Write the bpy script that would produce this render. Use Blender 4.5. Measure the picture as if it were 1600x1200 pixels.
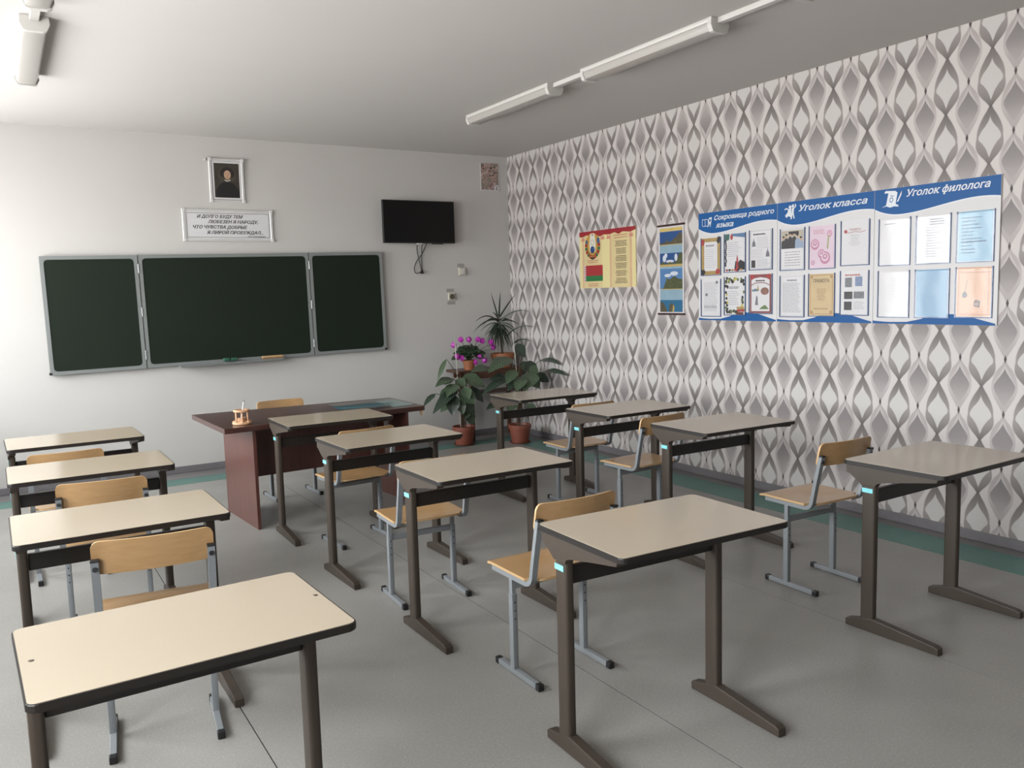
import bpy, bmesh, math, random
from mathutils import Vector, Matrix
from mathutils.geometry import tessellate_polygon
PI = math.pi
random.seed(7)
for o in list(bpy.data.objects):
    bpy.data.objects.remove(o, do_unlink=True)
SC = bpy.context.scene
COL = SC.collection
# ------------------------------------------------------------------ camera, sky, exposure
H = 3.058                                   # ceiling height
cam_d = bpy.data.cameras.new('camera')
cam = bpy.data.objects.new('camera', cam_d)
COL.objects.link(cam)
F_PX, CX, CY, CZ, YAW, PITCH, ROLL = 1312.53, -4.9637, -8.1175, 1.5757, 0.54744, -0.10898, -0.02778
fw = Vector((math.sin(YAW) * math.cos(PITCH), math.cos(YAW) * math.cos(PITCH), math.sin(PITCH)))
rt = Vector((math.cos(YAW), -math.sin(YAW), 0))
up = rt.cross(fw)
r2 = rt * math.cos(ROLL) + up * math.sin(ROLL)
u2 = -rt * math.sin(ROLL) + up * math.cos(ROLL)
M = Matrix.Identity(4)
for i in range(3):
    M[i][0], M[i][1], M[i][2], M[i][3] = r2[i], u2[i], -fw[i], (CX, CY, CZ)[i]
cam.matrix_world = M
cam_d.sensor_width = 36
cam_d.lens = F_PX / 1600 * 36
cam_d.clip_start = 0.05
SC.camera = cam

SC.view_settings.view_transform = 'Standard'
SC.view_settings.look = 'None'
SC.view_settings.gamma = 1
SC.view_settings.use_curve_mapping = False
SC.view_settings.exposure = 1.80
SKY = 7.0                                   # overcast daylight through the windows
w = bpy.data.worlds.new('overcast_sky')
SC.world = w
w.use_nodes = True
wt = w.node_tree
bg = wt.nodes['Background']
tc = wt.nodes.new('ShaderNodeTexCoord')
sx = wt.nodes.new('ShaderNodeSeparateXYZ')
rp = wt.nodes.new('ShaderNodeValToRGB')
wt.links.new(tc.outputs['Generated'], sx.inputs[0])
wt.links.new(sx.outputs['Z'], rp.inputs[0])
rp.color_ramp.elements[0].position = 0.0
rp.color_ramp.elements[0].color = (0.80, 0.80, 0.80, 1)     # unseen ground below the horizon, set bright to light the ceiling
rp.color_ramp.elements[1].position = 0.03
rp.color_ramp.elements[1].color = (0.93, 0.97, 1.0, 1)
wt.links.new(rp.outputs['Color'], bg.inputs['Color'])
bg.inputs['Strength'].default_value = SKY
try:
    SC.cycles.diffuse_bounces = 6
    SC.cycles.max_bounces = 10
    SC.cycles.transparent_max_bounces = 12
    SC.cycles.caustics_reflective = False
    SC.cycles.caustics_refractive = False
    SC.cycles.sample_clamp_indirect = 8
except Exception:
    pass
WALL_L = -6.15
WALL_B = -9.3
WIN = [(-2.45, -0.30), (-5.2, -3.2), (-8.05, -6.05)]        # y ranges of the windows
WZ = (0.86, 2.78)
for k, (a, b) in enumerate(WIN):                            # sky portals: guide sampling of the sky light only
    ld = bpy.data.lights.new('sky_portal', 'AREA')
    ld.shape = 'RECTANGLE'
    ld.size = b - a
    ld.size_y = WZ[1] - WZ[0]
    lo = bpy.data.objects.new('sky_portal', ld)
    lo.location = (WALL_L - 0.28, (a + b) / 2, sum(WZ) / 2)
    lo.rotation_euler = (PI / 2, 0, -PI / 2)
    COL.objects.link(lo)
    ld.cycles.is_portal = True

# ------------------------------------------------------------------ materials
ALBEDO = 0.58                               # phone pictures show whites brighter than paint and paper reflect
def lin(c):
    o = []
    for v in c:
        v /= 255
        o.append(v / 12.92 if v <= 0.04045 else ((v + 0.055) / 1.055) ** 2.4)
    return (*(v * ALBEDO for v in o), 1)

class Nodes:
    def __init__(s, name):
        s.m = bpy.data.materials.new(name)
        s.m.use_nodes = True
        s.t = s.m.node_tree
        s.b = s.t.nodes['Principled BSDF']
    def n(s, t, **k):
        x = s.t.nodes.new(t)
        for a, v in k.items():
            setattr(x, a, v)
        return x
    def link(s, a, b):
        s.t.links.new(a, b)
    def math(s, op, a, b=None, c=None):
        x = s.n('ShaderNodeMath', operation=op)
        for i, v in enumerate((a, b, c)):
            if v is None:
                continue
            if isinstance(v, (int, float)):
                x.inputs[i].default_value = v
            else:
                s.link(v, x.inputs[i])
        return x.outputs[0]
    def mix(s, f, a, b):
        x = s.n('ShaderNodeMix', data_type='RGBA')
        for sock, v in ((x.inputs[0], f), (x.inputs[6], a), (x.inputs[7], b)):
            if isinstance(v, (int, float)):
                sock.default_value = v
            elif isinstance(v, tuple):
                sock.default_value = v
            else:
                s.link(v, sock)
        return x.outputs[2]
    def curve(s, v, pts):
        x = s.n('ShaderNodeFloatCurve')
        c = x.mapping.curves[0]
        while len(c.points) > 2:
            c.points.remove(c.points[1])
        c.points[0].location = pts[0]
        c.points[1].location = pts[-1]
        for p in pts[1:-1]:
            c.points.new(*p)
        for p in c.points:
            p.handle_type = 'AUTO_CLAMPED'
        x.mapping.update()
        s.link(v, x.inputs['Value'])
        return x.outputs[0]
    def step(s, v, lo, hi):
        x = s.n('ShaderNodeMapRange')
        x.inputs[1].default_value = lo
        x.inputs[2].default_value = hi
        s.link(v, x.inputs[0])
        return x.outputs[0]
    def noise(s, scale, detail=3, coord='Object', stretch=None, rough=0.5):
        tcn = s.n('ShaderNodeTexCoord')
        src = tcn.outputs[coord]
        if stretch:
            mp = s.n('ShaderNodeMapping')
            mp.inputs['Scale'].default_value = stretch
            s.link(src, mp.inputs[0])
            src = mp.outputs[0]
        x = s.n('ShaderNodeTexNoise')
        x.inputs['Scale'].default_value = scale
        x.inputs['Detail'].default_value = detail
        x.inputs['Roughness'].default_value = rough
        s.link(src, x.inputs['Vector'])
        return x.outputs['Fac']
    def bump(s, h, strength=0.2, dist=0.002):
        x = s.n('ShaderNodeBump')
        x.inputs['Strength'].default_value = strength
        x.inputs['Distance'].default_value = dist
        s.link(h, x.inputs['Height'])
        s.link(x.outputs[0], s.b.inputs['Normal'])

MATS = {}
def mat(name, rgb, rough=0.5, spec=0.5, metal=0.0, coat=0.0, vary=0.0, vscale=8, stretch=None, bump=0.0, emit=None):
    if name in MATS:
        return MATS[name]
    N = Nodes(name)
    c = lin(rgb)
    N.b.inputs['Base Color'].default_value = c
    N.b.inputs['Roughness'].default_value = rough
    N.b.inputs['Specular IOR Level'].default_value = spec
    N.b.inputs['Metallic'].default_value = metal
    N.b.inputs['Coat Weight'].default_value = coat
    N.b.inputs['Coat Roughness'].default_value = 0.08
    if vary or bump:
        f = N.noise(vscale, 4, stretch=stretch)
        if vary:
            a = tuple(min(1, x * (1 + vary)) for x in c[:3]) + (1,)
            b = tuple(x * (1 - vary) for x in c[:3]) + (1,)
            N.link(N.mix(N.step(f, 0.3, 0.7), b, a), N.b.inputs['Base Color'])
        if bump:
            N.bump(f, bump)
    MATS[name] = N.m
    return N.m

def wood(name, light, dark, rough=0.35, scale=6.0, stretch=(1, 12, 12), coat=0.15):
    N = Nodes(name)
    f = N.noise(scale, 5, stretch=stretch, rough=0.6)
    g = N.noise(scale * 0.35, 2, stretch=tuple(x * 0.6 for x in stretch))
    f = N.math('ADD', N.math('MULTIPLY', f, 0.65), N.math('MULTIPLY', g, 0.35))
    N.link(N.mix(N.step(f, 0.32, 0.68), lin(dark), lin(light)), N.b.inputs['Base Color'])
    N.b.inputs['Roughness'].default_value = rough
    N.b.inputs['Coat Weight'].default_value = coat
    N.b.inputs['Coat Roughness'].default_value = 0.12
    MATS[name] = N.m
    return N.m

def wallpaper():
    N = Nodes('ribbon_wallpaper')
    tcn = N.n('ShaderNodeTexCoord')
    s3 = N.n('ShaderNodeSeparateXYZ')
    N.link(tcn.outputs['Object'], s3.inputs[0])
    Y, Z = s3.outputs['Y'], s3.outputs['Z']
    P, Q = 0.2677, 0.3237
    fu = N.math('FRACT', N.math('DIVIDE', N.math('ADD', Y, 4.935 + P * 40), P))
    sB = N.math('ABSOLUTE', N.math('SUBTRACT', fu, 0.5))        # distance from the column of crossings
    sA = N.math('SUBTRACT', 0.5, sB)                             # distance from the column of small diamonds
    tB = N.math('FRACT', N.math('DIVIDE', N.math('ADD', Z, -1.267 + Q * 20), Q))
    tA = N.math('FRACT', N.math('DIVIDE', N.math('SUBTRACT', 1.109 + Q * 20, Z), Q))   # downwards from a diamond
    # two widths of the paper were hung upside down
    flip = N.math('MULTIPLY', N.math('GREATER_THAN', Y, -3.19), N.math('LESS_THAN', Y, -1.055))
    tA = N.math('ABSOLUTE', N.math('SUBTRACT', flip, tA))
    tB = N.math('ABSOLUTE', N.math('SUBTRACT', flip, tB))
    aa = 0.012
    def inside(d, hw):
        return N.step(N.math('SUBTRACT', hw, d), -aa, aa)
    outer = N.curve(tB, [(0, .03), (.076, .105), (.15, .19), (.26, .28), (.36, .30), (.47, .285), (.56, .278), (.667, .245), (.77, .19), (.86, .13), (.93, .075), (1, .03)])
    inner = N.curve(tB, [(0, 0), (.075, 0), (.15, .028), (.26, .085), (.36, .165), (.46, .250), (.56, .205), (.667, .105), (.75, .04), (.82, .008), (.86, 0), (1, 0)])
    shade = N.curve(tB, [(0, 0), (.05, .32), (.15, .6), (.3, .88), (.42, 1), (.55, .95), (.72, .68), (.86, .45), (.95, .3), (1, 0)])
    band = N.curve(tA, [(0, .015), (.08, .05), (.2, .165), (.35, .25), (.5, .28), (.65, .245), (.8, .15), (.92, .065), (1, .015)])
    tear = N.curve(tA, [(0, 0), (.15, 0), (.2, .018), (.3, .09), (.42, .19), (.5, .228), (.58, .205), (.7, .125), (.78, .06), (.83, .01), (.86, 0), (1, 0)])
    halo = N.curve(tA, [(0, 0), (.06, .004), (.12, .02), (.2, .06), (.3, .125), (.42, .20), (.5, .22), (.6, 0), (1, 0)])
    tshade = N.curve(tA, [(0, 0), (.2, .05), (.4, .25), (.55, .5), (.7, .85), (.85, 1), (1, 1)])
    bshade = N.curve(tA, [(0, 0), (.3, .35), (.55, .9), (.75, .45), (.95, .15), (1, 0)])
    col = lin((230, 222, 218))
    col = N.mix(inside(sA, band), col, N.mix(bshade, lin((192, 183, 180)), lin((208, 199, 196))))
    col = N.mix(inside(sA, halo), col, lin((220, 211, 208)))
    col = N.mix(inside(sA, tear), col, N.mix(tshade, lin((140, 134, 133)), lin((190, 182, 179))))
    col = N.mix(inside(sB, outer), col, N.mix(shade, lin((100, 93, 90)), lin((166, 158, 154))))
    core = N.step(N.math('SUBTRACT', inner, sB), -0.002, 0.018)
    col = N.mix(core, col, lin((224, 219, 215)))
    # small dark diamond
    dz = N.math('ABSOLUTE', N.math('SUBTRACT', N.math('FRACT', N.math('ADD', tA, 0.5)), 0.5))
    dd = N.math('ADD', N.math('DIVIDE', dz, 0.082), N.math('DIVIDE', sA, 0.034))
    col = N.mix(N.step(N.math('SUBTRACT', 1.0, dd), -0.1, 0.2), col, lin((74, 66, 65)))
    f = N.noise(3.0, 2)
    col = N.mix(N.math('MULTIPLY', N.step(f, 0.4, 0.65), 0.05), col, lin((240, 214, 209)))
    N.link(col, N.b.inputs['Base Color'])
    N.b.inputs['Roughness'].default_value = 0.55
    N.b.inputs['Specular IOR Level'].default_value = 0.35
    g = N.noise(180, 2)
    N.bump(g, 0.08, 0.001)
    return N.m

def linoleum(name, rgb):
    N = Nodes(name)
    c = lin(rgb)
    sp = N.noise(120, 3, rough=0.75)
    big = N.noise(1.6, 3)
    base = N.mix(N.step(big, 0.35, 0.68), tuple(x * 0.9 for x in c[:3]) + (1,), tuple(x * 1.06 for x in c[:3]) + (1,))
    base = N.mix(N.math('MULTIPLY', N.step(sp, 0.56, 0.68), 0.6), base, tuple(min(1, x * 1.7) for x in c[:3]) + (1,))
    base = N.mix(N.math('MULTIPLY', N.step(sp, 0.44, 0.32), 0.5), base, tuple(x * 0.6 for x in c[:3]) + (1,))
    N.link(base, N.b.inputs['Base Color'])
    rf = N.noise(3.5, 4)
    mr = N.n('ShaderNodeMapRange')
    mr.inputs[3].default_value = 0.30
    mr.inputs[4].default_value = 0.46
    N.link(rf, mr.inputs[0])
    N.link(mr.outputs[0], N.b.inputs['Roughness'])
    N.b.inputs['Specular IOR Level'].default_value = 0.42
    return N.m

def clear(name, fres=1.35, rough=0.06, wavy=0.0, tint=(1, 1, 1, 1)):
    N = Nodes(name)
    N.t.nodes.remove(N.b)
    tr = N.n('ShaderNodeBsdfTransparent')
    tr.inputs[0].default_value = tint
    gl = N.n('ShaderNodeBsdfGlossy')
    gl.inputs['Roughness'].default_value = rough
    fr = N.n('ShaderNodeFresnel')
    fr.inputs['IOR'].default_value = fres
    mx = N.n('ShaderNodeMixShader')
    if wavy:
        f = N.noise(7, 1)
        b = N.n('ShaderNodeBump')
        b.inputs['Strength'].default_value = wavy
        b.inputs['Distance'].default_value = 0.02
        N.link(f, b.inputs['Height'])
        N.link(b.outputs[0], gl.inputs['Normal'])
    ge = N.n('ShaderNodeNewGeometry')
    N.link(N.math('MULTIPLY', fr.outputs[0], N.math('SUBTRACT', 1.0, ge.outputs['Backfacing'])), mx.inputs[0])
    N.link(tr.outputs[0], mx.inputs[1])
    N.link(gl.outputs[0], mx.inputs[2])
    N.link(mx.outputs[0], N.t.nodes['Material Output'].inputs[0])
    return N.m

def leafmat(name, rgb, vein):
    N = Nodes(name)
    tcn = N.n('ShaderNodeTexCoord')
    s3 = N.n('ShaderNodeSeparateXYZ')
    N.link(tcn.outputs['UV'], s3.inputs[0])
    a = N.math('ABSOLUTE', N.math('SUBTRACT', s3.outputs['Y'], 0.5))
    st = N.math('SINE', N.math('MULTIPLY', N.math('SUBTRACT', s3.outputs['X'], N.math('MULTIPLY', a, 0.55)), 58))
    f = N.step(st, 0.2, 0.8)
    mid = N.step(a, 0.03, 0.0)
    f = N.math('MAXIMUM', f, mid)
    no = N.noise(6, 2)
    base = N.mix(no, tuple(x * 0.75 for x in lin(rgb)[:3]) + (1,), tuple(x * 1.25 for x in lin(rgb)[:3]) + (1,))
    N.link(N.mix(N.math('MULTIPLY', f, 0.5), base, lin(vein)), N.b.inputs['Base Color'])
    N.b.inputs['Roughness'].default_value = 0.38
    return N.m

# ------------------------------------------------------------------ mesh builder
class MB:
    def __init__(s):
        s.bm = bmesh.new()
        s.uv = None
    def box(s, x0, x1, y0, y1, z0, z1, mi=0, bevel=0.0):
        vs = [s.bm.verts.new(p) for p in ((x0, y0, z0), (x1, y0, z0), (x1, y1, z0), (x0, y1, z0), (x0, y0, z1), (x1, y0, z1), (x1, y1, z1), (x0, y1, z1))]
        fs = []
        for q in ((3, 2, 1, 0), (4, 5, 6, 7), (0, 1, 5, 4), (1, 2, 6, 5), (2, 3, 7, 6), (3, 0, 4, 7)):
            f = s.bm.faces.new([vs[i] for i in q])
            f.material_index = mi
            fs.append(f)
        if bevel:
            es = list({e for f in fs for e in f.edges})
            bmesh.ops.bevel(s.bm, geom=es, offset=bevel, segments=2, profile=0.5, affect='EDGES')
        return s
    def prism(s, pts, axis, a, b, mi=0, bevel=0.0, cap=True):
        """pts: 2D outline; axis 'x': (y,z), 'y': (x,z), 'z': (x,y); extruded from a to b"""
        def P(p, h):
            return {'x': (h, p[0], p[1]), 'y': (p[0], h, p[1]), 'z': (p[0], p[1], h)}[axis]
        A = [s.bm.verts.new(P(p, a)) for p in pts]
        B = [s.bm.verts.new(P(p, b)) for p in pts]
        n = len(pts)
        fs = []
        for i in range(n):
            fs.append(s.bm.faces.new((A[i], A[(i + 1) % n], B[(i + 1) % n], B[i])))
        capf = []
        if cap:
            capf = [s.bm.faces.new(A[::-1]), s.bm.faces.new(B)]
        for f in fs + capf:
            f.material_index = mi
        if bevel and cap:
            es = list({e for f in capf for e in f.edges})
            bmesh.ops.bevel(s.bm, geom=es, offset=bevel, segments=2, profile=0.5, affect='EDGES')
        return s
    def sweep(s, path, prof, mi=0, ups=None):
        """profile (2D closed list) swept along a 3D path; profile x = side, y = up-ish normal"""
        rings = []
        n = len(path)
        for i, p in enumerate(path):
            p = Vector(p)
            t = (Vector(path[min(i + 1, n - 1)]) - Vector(path[max(i - 1, 0)])).normalized()
            upv = Vector(ups[i]) if isinstance(ups, list) else Vector(ups or (0, 0, 1))
            if abs(t.dot(upv)) > 0.98:
                upv = Vector((1, 0, 0))
            sd = t.cross(upv).normalized()
            nn = sd.cross(t)
            rings.append([s.bm.verts.new(p + sd * q[0] + nn * q[1]) for q in prof])
        m = len(prof)
        for a, b in zip(rings, rings[1:]):
            for j in range(m):
                f = s.bm.faces.new((a[j], a[(j + 1) % m], b[(j + 1) % m], b[j]))
                f.material_index = mi
        f = s.bm.faces.new(rings[0][::-1]); f.material_index = mi
        f = s.bm.faces.new(rings[-1]); f.material_index = mi
        return s
    def tube(s, path, r, seg=8, mi=0, taper=1.0):
        n = len(path)
        rings = []
        ref = Vector((0.31, 0.77, 0.55)).normalized()
        for i, p in enumerate(path):
            t = (Vector(path[min(i + 1, n - 1)]) - Vector(path[max(i - 1, 0)])).normalized()
            a = t.cross(ref)
            if a.length < 0.05:
                a = t.cross(Vector((1, 0, 0)))
            a.normalize()
            b = t.cross(a)
            rr = r * (1 + (taper - 1) * i / max(1, n - 1))
            rings.append([s.bm.verts.new(Vector(p) + (a * math.cos(2 * PI * j / seg) + b * math.sin(2 * PI * j / seg)) * rr) for j in range(seg)])
        for a, b in zip(rings, rings[1:]):
            for j in range(seg):
                f = s.bm.faces.new((a[j], a[(j + 1) % seg], b[(j + 1) % seg], b[j]))
                f.material_index = mi
        for q in (rings[0][::-1], rings[-1]):
            f = s.bm.faces.new(q)
            f.material_index = mi
        return s
    def lathe(s, prof, c=(0, 0, 0), seg=24, mi=0):
        """prof: list of (r, z); closed at ends where r == 0"""
        rings = []
        for r, z in prof:
            if r < 1e-6:
                rings.append([s.bm.verts.new((c[0], c[1], c[2] + z))])
            else:
                rings.append([s.bm.verts.new((c[0] + r * math.cos(2 * PI * j / seg), c[1] + r * math.sin(2 * PI * j / seg), c[2] + z)) for j in range(seg)])
        for a, b in zip(rings, rings[1:]):
            for j in range(seg):
                k = (j + 1) % seg
                if len(a) == 1 and len(b) == 1:
                    continue
                if len(a) == 1:
                    f = s.bm.faces.new((a[0], b[k], b[j]))
                elif len(b) == 1:
                    f = s.bm.faces.new((a[j], a[k], b[0]))
                else:
                    f = s.bm.faces.new((a[j], a[k], b[k], b[j]))
                f.material_index = mi
        return s
    def ball(s, c, rx, ry=None, rz=None, mi=0, u=12, v=8):
        r = bmesh.ops.create_uvsphere(s.bm, u_segments=u, v_segments=v, radius=1)
        for vv in r['verts']:
            vv.co = Vector((c[0] + vv.co.x * rx, c[1] + vv.co.y * (ry or rx), c[2] + vv.co.z * (rz or rx)))
            for f in vv.link_faces:
                f.material_index = mi
        return s
    def build(s, name, mats, parent=None, smooth=False, angle=40, fix=True):
        if fix:
            bmesh.ops.recalc_face_normals(s.bm, faces=s.bm.faces)
        me = bpy.data.meshes.new(name)
        s.bm.to_mesh(me)
        s.bm.free()
        for m in (mats if isinstance(mats, (list, tuple)) else [mats]):
            me.materials.append(m)
        o = bpy.data.objects.new(name, me)
        COL.objects.link(o)
        if parent:
            o.parent = parent
        if smooth:
            me.polygons.foreach_set('use_smooth', [True] * len(me.polygons))
            try:
                me.set_sharp_from_angle(angle=math.radians(angle))
            except Exception:
                pass
        return o

def rrect(x0, x1, y0, y1, r, seg=5):
    pts = []
    for cx, cy, a0 in ((x1 - r, y0 + r, -90), (x1 - r, y1 - r, 0), (x0 + r, y1 - r, 90), (x0 + r, y0 + r, 180)):
        for k in range(seg + 1):
            a = math.radians(a0 + 90 * k / seg)
            pts.append((cx + r * math.cos(a), cy + r * math.sin(a)))
    return pts

def empty(name, loc=(0, 0, 0), rz=0.0, label=None, cat=None, group=None):
    o = bpy.data.objects.new(name, None)
    o.location = loc
    o.rotation_euler = (0, 0, rz)
    o.empty_display_size = 0.1
    COL.objects.link(o)
    return tag(o, label, cat, group)
def tag(o, label=None, cat=None, group=None, kind=None):
    for k, v in (('label', label), ('category', cat), ('group', group), ('kind', kind)):
        if v:
            o[k] = v
    return o
def copy_tree(o, parent=None):
    c = o.copy()
    COL.objects.link(c)
    if parent:
        c.parent = parent
    for ch in [x for x in ALL_CH.get(o.name, [])]:
        copy_tree(ch, c)
    return c
ALL_CH = {}
def index_children():
    ALL_CH.clear()
    for o in bpy.data.objects:
        if o.parent:
            ALL_CH.setdefault(o.parent.name, []).append(o)

# flat print: polygons on a plane, in layers a fraction of a millimetre apart
class Print:
    def __init__(s, origin, U, V, N, lift=0.0006):
        s.o, s.U, s.V, s.N, s.l = Vector(origin), Vector(U), Vector(V), Vector(N), lift
        s.bm = bmesh.new()
        s.mats = []
        s.layer = 0
    def _mi(s, m):
        if m not in s.mats:
            s.mats.append(m)
        return s.mats.index(m)
    def P(s, u, v, L):
        return s.o + s.U * u + s.V * v + s.N * (s.l * (L + 1) * 0.5)
    def poly(s, m, pts, L=None):
        L = s.layer if L is None else L
        j = random.uniform(0, .0002)               # never two prints in exactly one plane
        f = s.bm.faces.new([s.bm.verts.new(s.P(u, v, L) + s.N * j) for u, v in pts])
        f.material_index = s._mi(m)
        return s
    def rect(s, m, u0, u1, v0, v1, L=None):
        return s.poly(m, ((u0, v0), (u1, v0), (u1, v1), (u0, v1)), L)
    def frame(s, m, u0, u1, v0, v1, t, L=None):
        s.rect(m, u0, u1, v0, v0 + t, L); s.rect(m, u0, u1, v1 - t, v1, L)
        s.rect(m, u0, u0 + t, v0 + t, v1 - t, L); return s.rect(m, u1 - t, u1, v0 + t, v1 - t, L)
    def disc(s, m, u, v, ru, rv=None, L=None, n=18, rot=0.0):
        rv = rv or ru
        return s.poly(m, [(u + ru * math.cos(2 * PI * k / n) * math.cos(rot) - rv * math.sin(2 * PI * k / n) * math.sin(rot),
                           v + ru * math.cos(2 * PI * k / n) * math.sin(rot) + rv * math.sin(2 * PI * k / n) * math.cos(rot)) for k in range(n)], L)
    def line(s, m, pts, t, L=None):
        for (a, b), (c, d) in zip(pts, pts[1:]):
            n = Vector((-(d - b), c - a))
            if n.length < 1e-9:
                continue
            n = n.normalized() * t / 2
            s.poly(m, ((a - n.x, b - n.y), (c - n.x, d - n.y), (c + n.x, d + n.y), (a + n.x, b + n.y)), L)
        return s
    def text(s, m, body, u0, u1, v0, cap, shear=0.0, bold=0.0, L=None, serif=True):
        """body set from u0 to u1 on baseline v0 with capital height cap"""
        L = s.layer if L is None else L
        cu = bpy.data.curves.new('txt', 'FONT')
        cu.body = body
        cu.size = 1.0
        cu.resolution_u = 3
        cu.fill_mode = 'NONE'
        ob = bpy.data.objects.new('txt', cu)
        COL.objects.link(ob)
        dg = bpy.context.evaluated_depsgraph_get()
        dg.update()
        me = bpy.data.meshes.new_from_object(ob.evaluated_get(dg))
        P0 = [(v.co.x, v.co.y) for v in me.vertices]
        # outlines of the glyphs, filled one by one (some letters are made of overlapping outlines)
        nb = {}
        for e in me.edges:
            i, j = e.vertices
            nb.setdefault(i, []).append(j)
            nb.setdefault(j, []).append(i)
        seen, loops = set(), []
        for i in nb:
            if i in seen:
                continue
            lp, prev, cur = [], None, i
            while cur not in seen:
                seen.add(cur)
                lp.append(cur)
                nx = [q for q in nb[cur] if q != prev and q not in seen]
                prev = cur
                if not nx:
                    break
                cur = nx[0]
            if len(lp) > 2:
                loops.append(lp)
        def area(lp):
            return sum(P0[lp[k - 1]][0] * P0[lp[k]][1] - P0[lp[k]][0] * P0[lp[k - 1]][1] for k in range(len(lp))) / 2
        def within(p, lp):
            c = False
            for k in range(len(lp)):
                (xa, ya), (xb, yb) = P0[lp[k - 1]], P0[lp[k]]
                if (ya > p[1]) != (yb > p[1]) and p[0] < (xb - xa) * (p[1] - ya) / (yb - ya) + xa:
                    c = not c
            return c
        faces = []
        loops.sort(key=lambda l: -abs(area(l)))
        outers = []
        for lp in loops:
            own = [o for o in outers if abs(area(o[0])) > abs(area(lp)) and all(within(P0[q], o[0]) for q in lp)]
            if own:
                own[-1].append(lp)
            else:
                outers.append([lp])
        for grp in outers:
            flat = [q for lp in grp for q in lp]
            for t in tessellate_polygon([[Vector((*P0[q], 0)) for q in lp] for lp in grp]):
                faces.append(tuple(flat[q] for q in t))
        nf = len(faces)
        if bold:
            for lp in loops:
                for k in range(len(lp)):
                    (xa, ya), (xb, yb) = P0[lp[k - 1]], P0[lp[k]]
                    d = math.hypot(xb - xa, yb - ya)
                    if d < 1e-6:
                        continue
                    ex, ey = (xb - xa) / d * bold, (yb - ya) / d * bold
                    q = len(P0)
                    P0 += [(xa - ex * .6 - ey, ya - ey * .6 + ex), (xa - ex * .6 + ey, ya - ey * .6 - ex), (xb + ex * .6 + ey, yb + ey * .6 - ex), (xb + ex * .6 - ey, yb + ey * .6 + ex)]
                    faces.append((q, q + 1, q + 2, q + 3))
        if serif and P0:                       # slab serifs on the ends of the stems
            cnt = {}
            lower = body != body.upper()
            nf = len(faces)
            for f in faces[:nf]:
                for i in range(len(f)):
                    e = tuple(sorted((f[i], f[(i + 1) % len(f)])))
                    cnt[e] = cnt.get(e, 0) + 1
            hs = sorted({round(P0[a][1], 2) for (a, c), n in cnt.items() if n == 1 and abs(P0[a][1] - P0[c][1]) < .004})
            for (a, c), n in list(cnt.items()):
                if n != 1 or abs(P0[a][1] - P0[c][1]) > .004:
                    continue
                x0, x1 = sorted((P0[a][0], P0[c][0]))
                y = P0[a][1]
                if not .06 < x1 - x0 < .17:
                    continue
                up_ = y > .3
                if not (abs(y) < .02 or abs(y - .727) < .025 or (lower and abs(y - .546) < .025) or (lower and y < -.15)):
                    continue
                y0, y1 = (y - .05, y) if up_ else (y, y + .05)
                k = len(P0)
                P0 += [(x0 - .045, y0), (x1 + .045, y0), (x1 + .045, y1), (x0 - .045, y1)]
                faces.append((k, k + 1, k + 2, k + 3))
        P0 = [(x + y * shear, y) for x, y in P0]
        if P0:
            x0, x1 = min(p[0] for p in P0), max(p[0] for p in P0)
            su = (u1 - u0) / max(1e-6, x1 - x0)
            sv = cap / 0.73
            mi = s._mi(m)
            for k, p in enumerate(faces):
                j = random.uniform(0, .0003)
                f = s.bm.faces.new([s.bm.verts.new(s.P(u0 + (P0[i][0] - x0) * su, v0 + P0[i][1] * sv, L) + s.N * j) for i in p])
                f.material_index = mi
        bpy.data.objects.remove(ob)
        bpy.data.curves.remove(cu)
        bpy.data.meshes.remove(me)
        return s
    def lines(s, m, u0, u1, v_top, v_bot, n, t, ragged=0.15, L=None, center=False, words=True):
        """greeked text too small to read"""
        for k in range(n):
            v = v_top + (v_bot - v_top) * k / max(1, n - 1)
            e = (u1 - u0) * ragged * random.random()
            a, b = (u0 + e / 2, u1 - e / 2) if center else (u0, u1 - e)
            x = a
            while x < b - 0.004:
                wl = random.uniform(0.008, 0.026) if words else b - a
                s.rect(m, x, min(b, x + wl), v - t / 2, v + t / 2, L)
                x += wl + 0.004
        return s
    def build(s, name, parent=None):
        me = bpy.data.meshes.new(name)
        for f in s.bm.faces:
            f.normal_update()
            if f.normal.dot(s.N) < 0:
                f.normal_flip()
        s.bm.to_mesh(me)
        s.bm.free()
        for m in s.mats:
            me.materials.append(m)
        o = bpy.data.objects.new(name, me)
        COL.objects.link(o)
        if parent:
            o.parent = parent
        return o
# ------------------------------------------------------------------ palette
m_wall = mat('painted_wall', (222, 218, 213), 0.75, 0.3, vary=0.02, vscale=1.3, bump=0.05)
m_ceil = mat('white_ceiling', (236, 232, 227), 0.8, 0.25, vary=0.015, vscale=0.9)
m_paper = wallpaper()
m_lino = linoleum('grey_linoleum', (168, 165, 159))
m_lino_b = linoleum('grey_border_linoleum', (138, 133, 133))
m_green = linoleum('green_linoleum', (96, 142, 132))
m_gap = mat('dark_seam', (30, 30, 29), 0.9, 0.1)
m_base = mat('grey_plinth', (128, 124, 126), 0.5, vary=0.06, vscale=20)
m_pvc = mat('white_window_plastic', (235, 236, 236), 0.35)
m_white = mat('white_enamel', (228, 225, 219), 0.4)
m_diff = mat('lamp_diffuser', (194, 189, 182), 0.28, coat=0.25)
m_alu = mat('aluminium', (176, 181, 179), 0.38, metal=0.55)
m_alud = mat('grey_plastic', (142, 148, 146), 0.5)
m_green_board = mat('green_chalkboard', (26, 38, 26), 0.6, 0.2, vary=0.06, vscale=2.5)
m_black = mat('black_plastic', (24, 24, 25), 0.45)
m_screen = mat('black_screen', (8, 8, 10), 0.3, 0.25)
m_brown = mat('brown_enamel', (73, 63, 54), 0.45, 0.35, vary=0.04, vscale=14)
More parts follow.
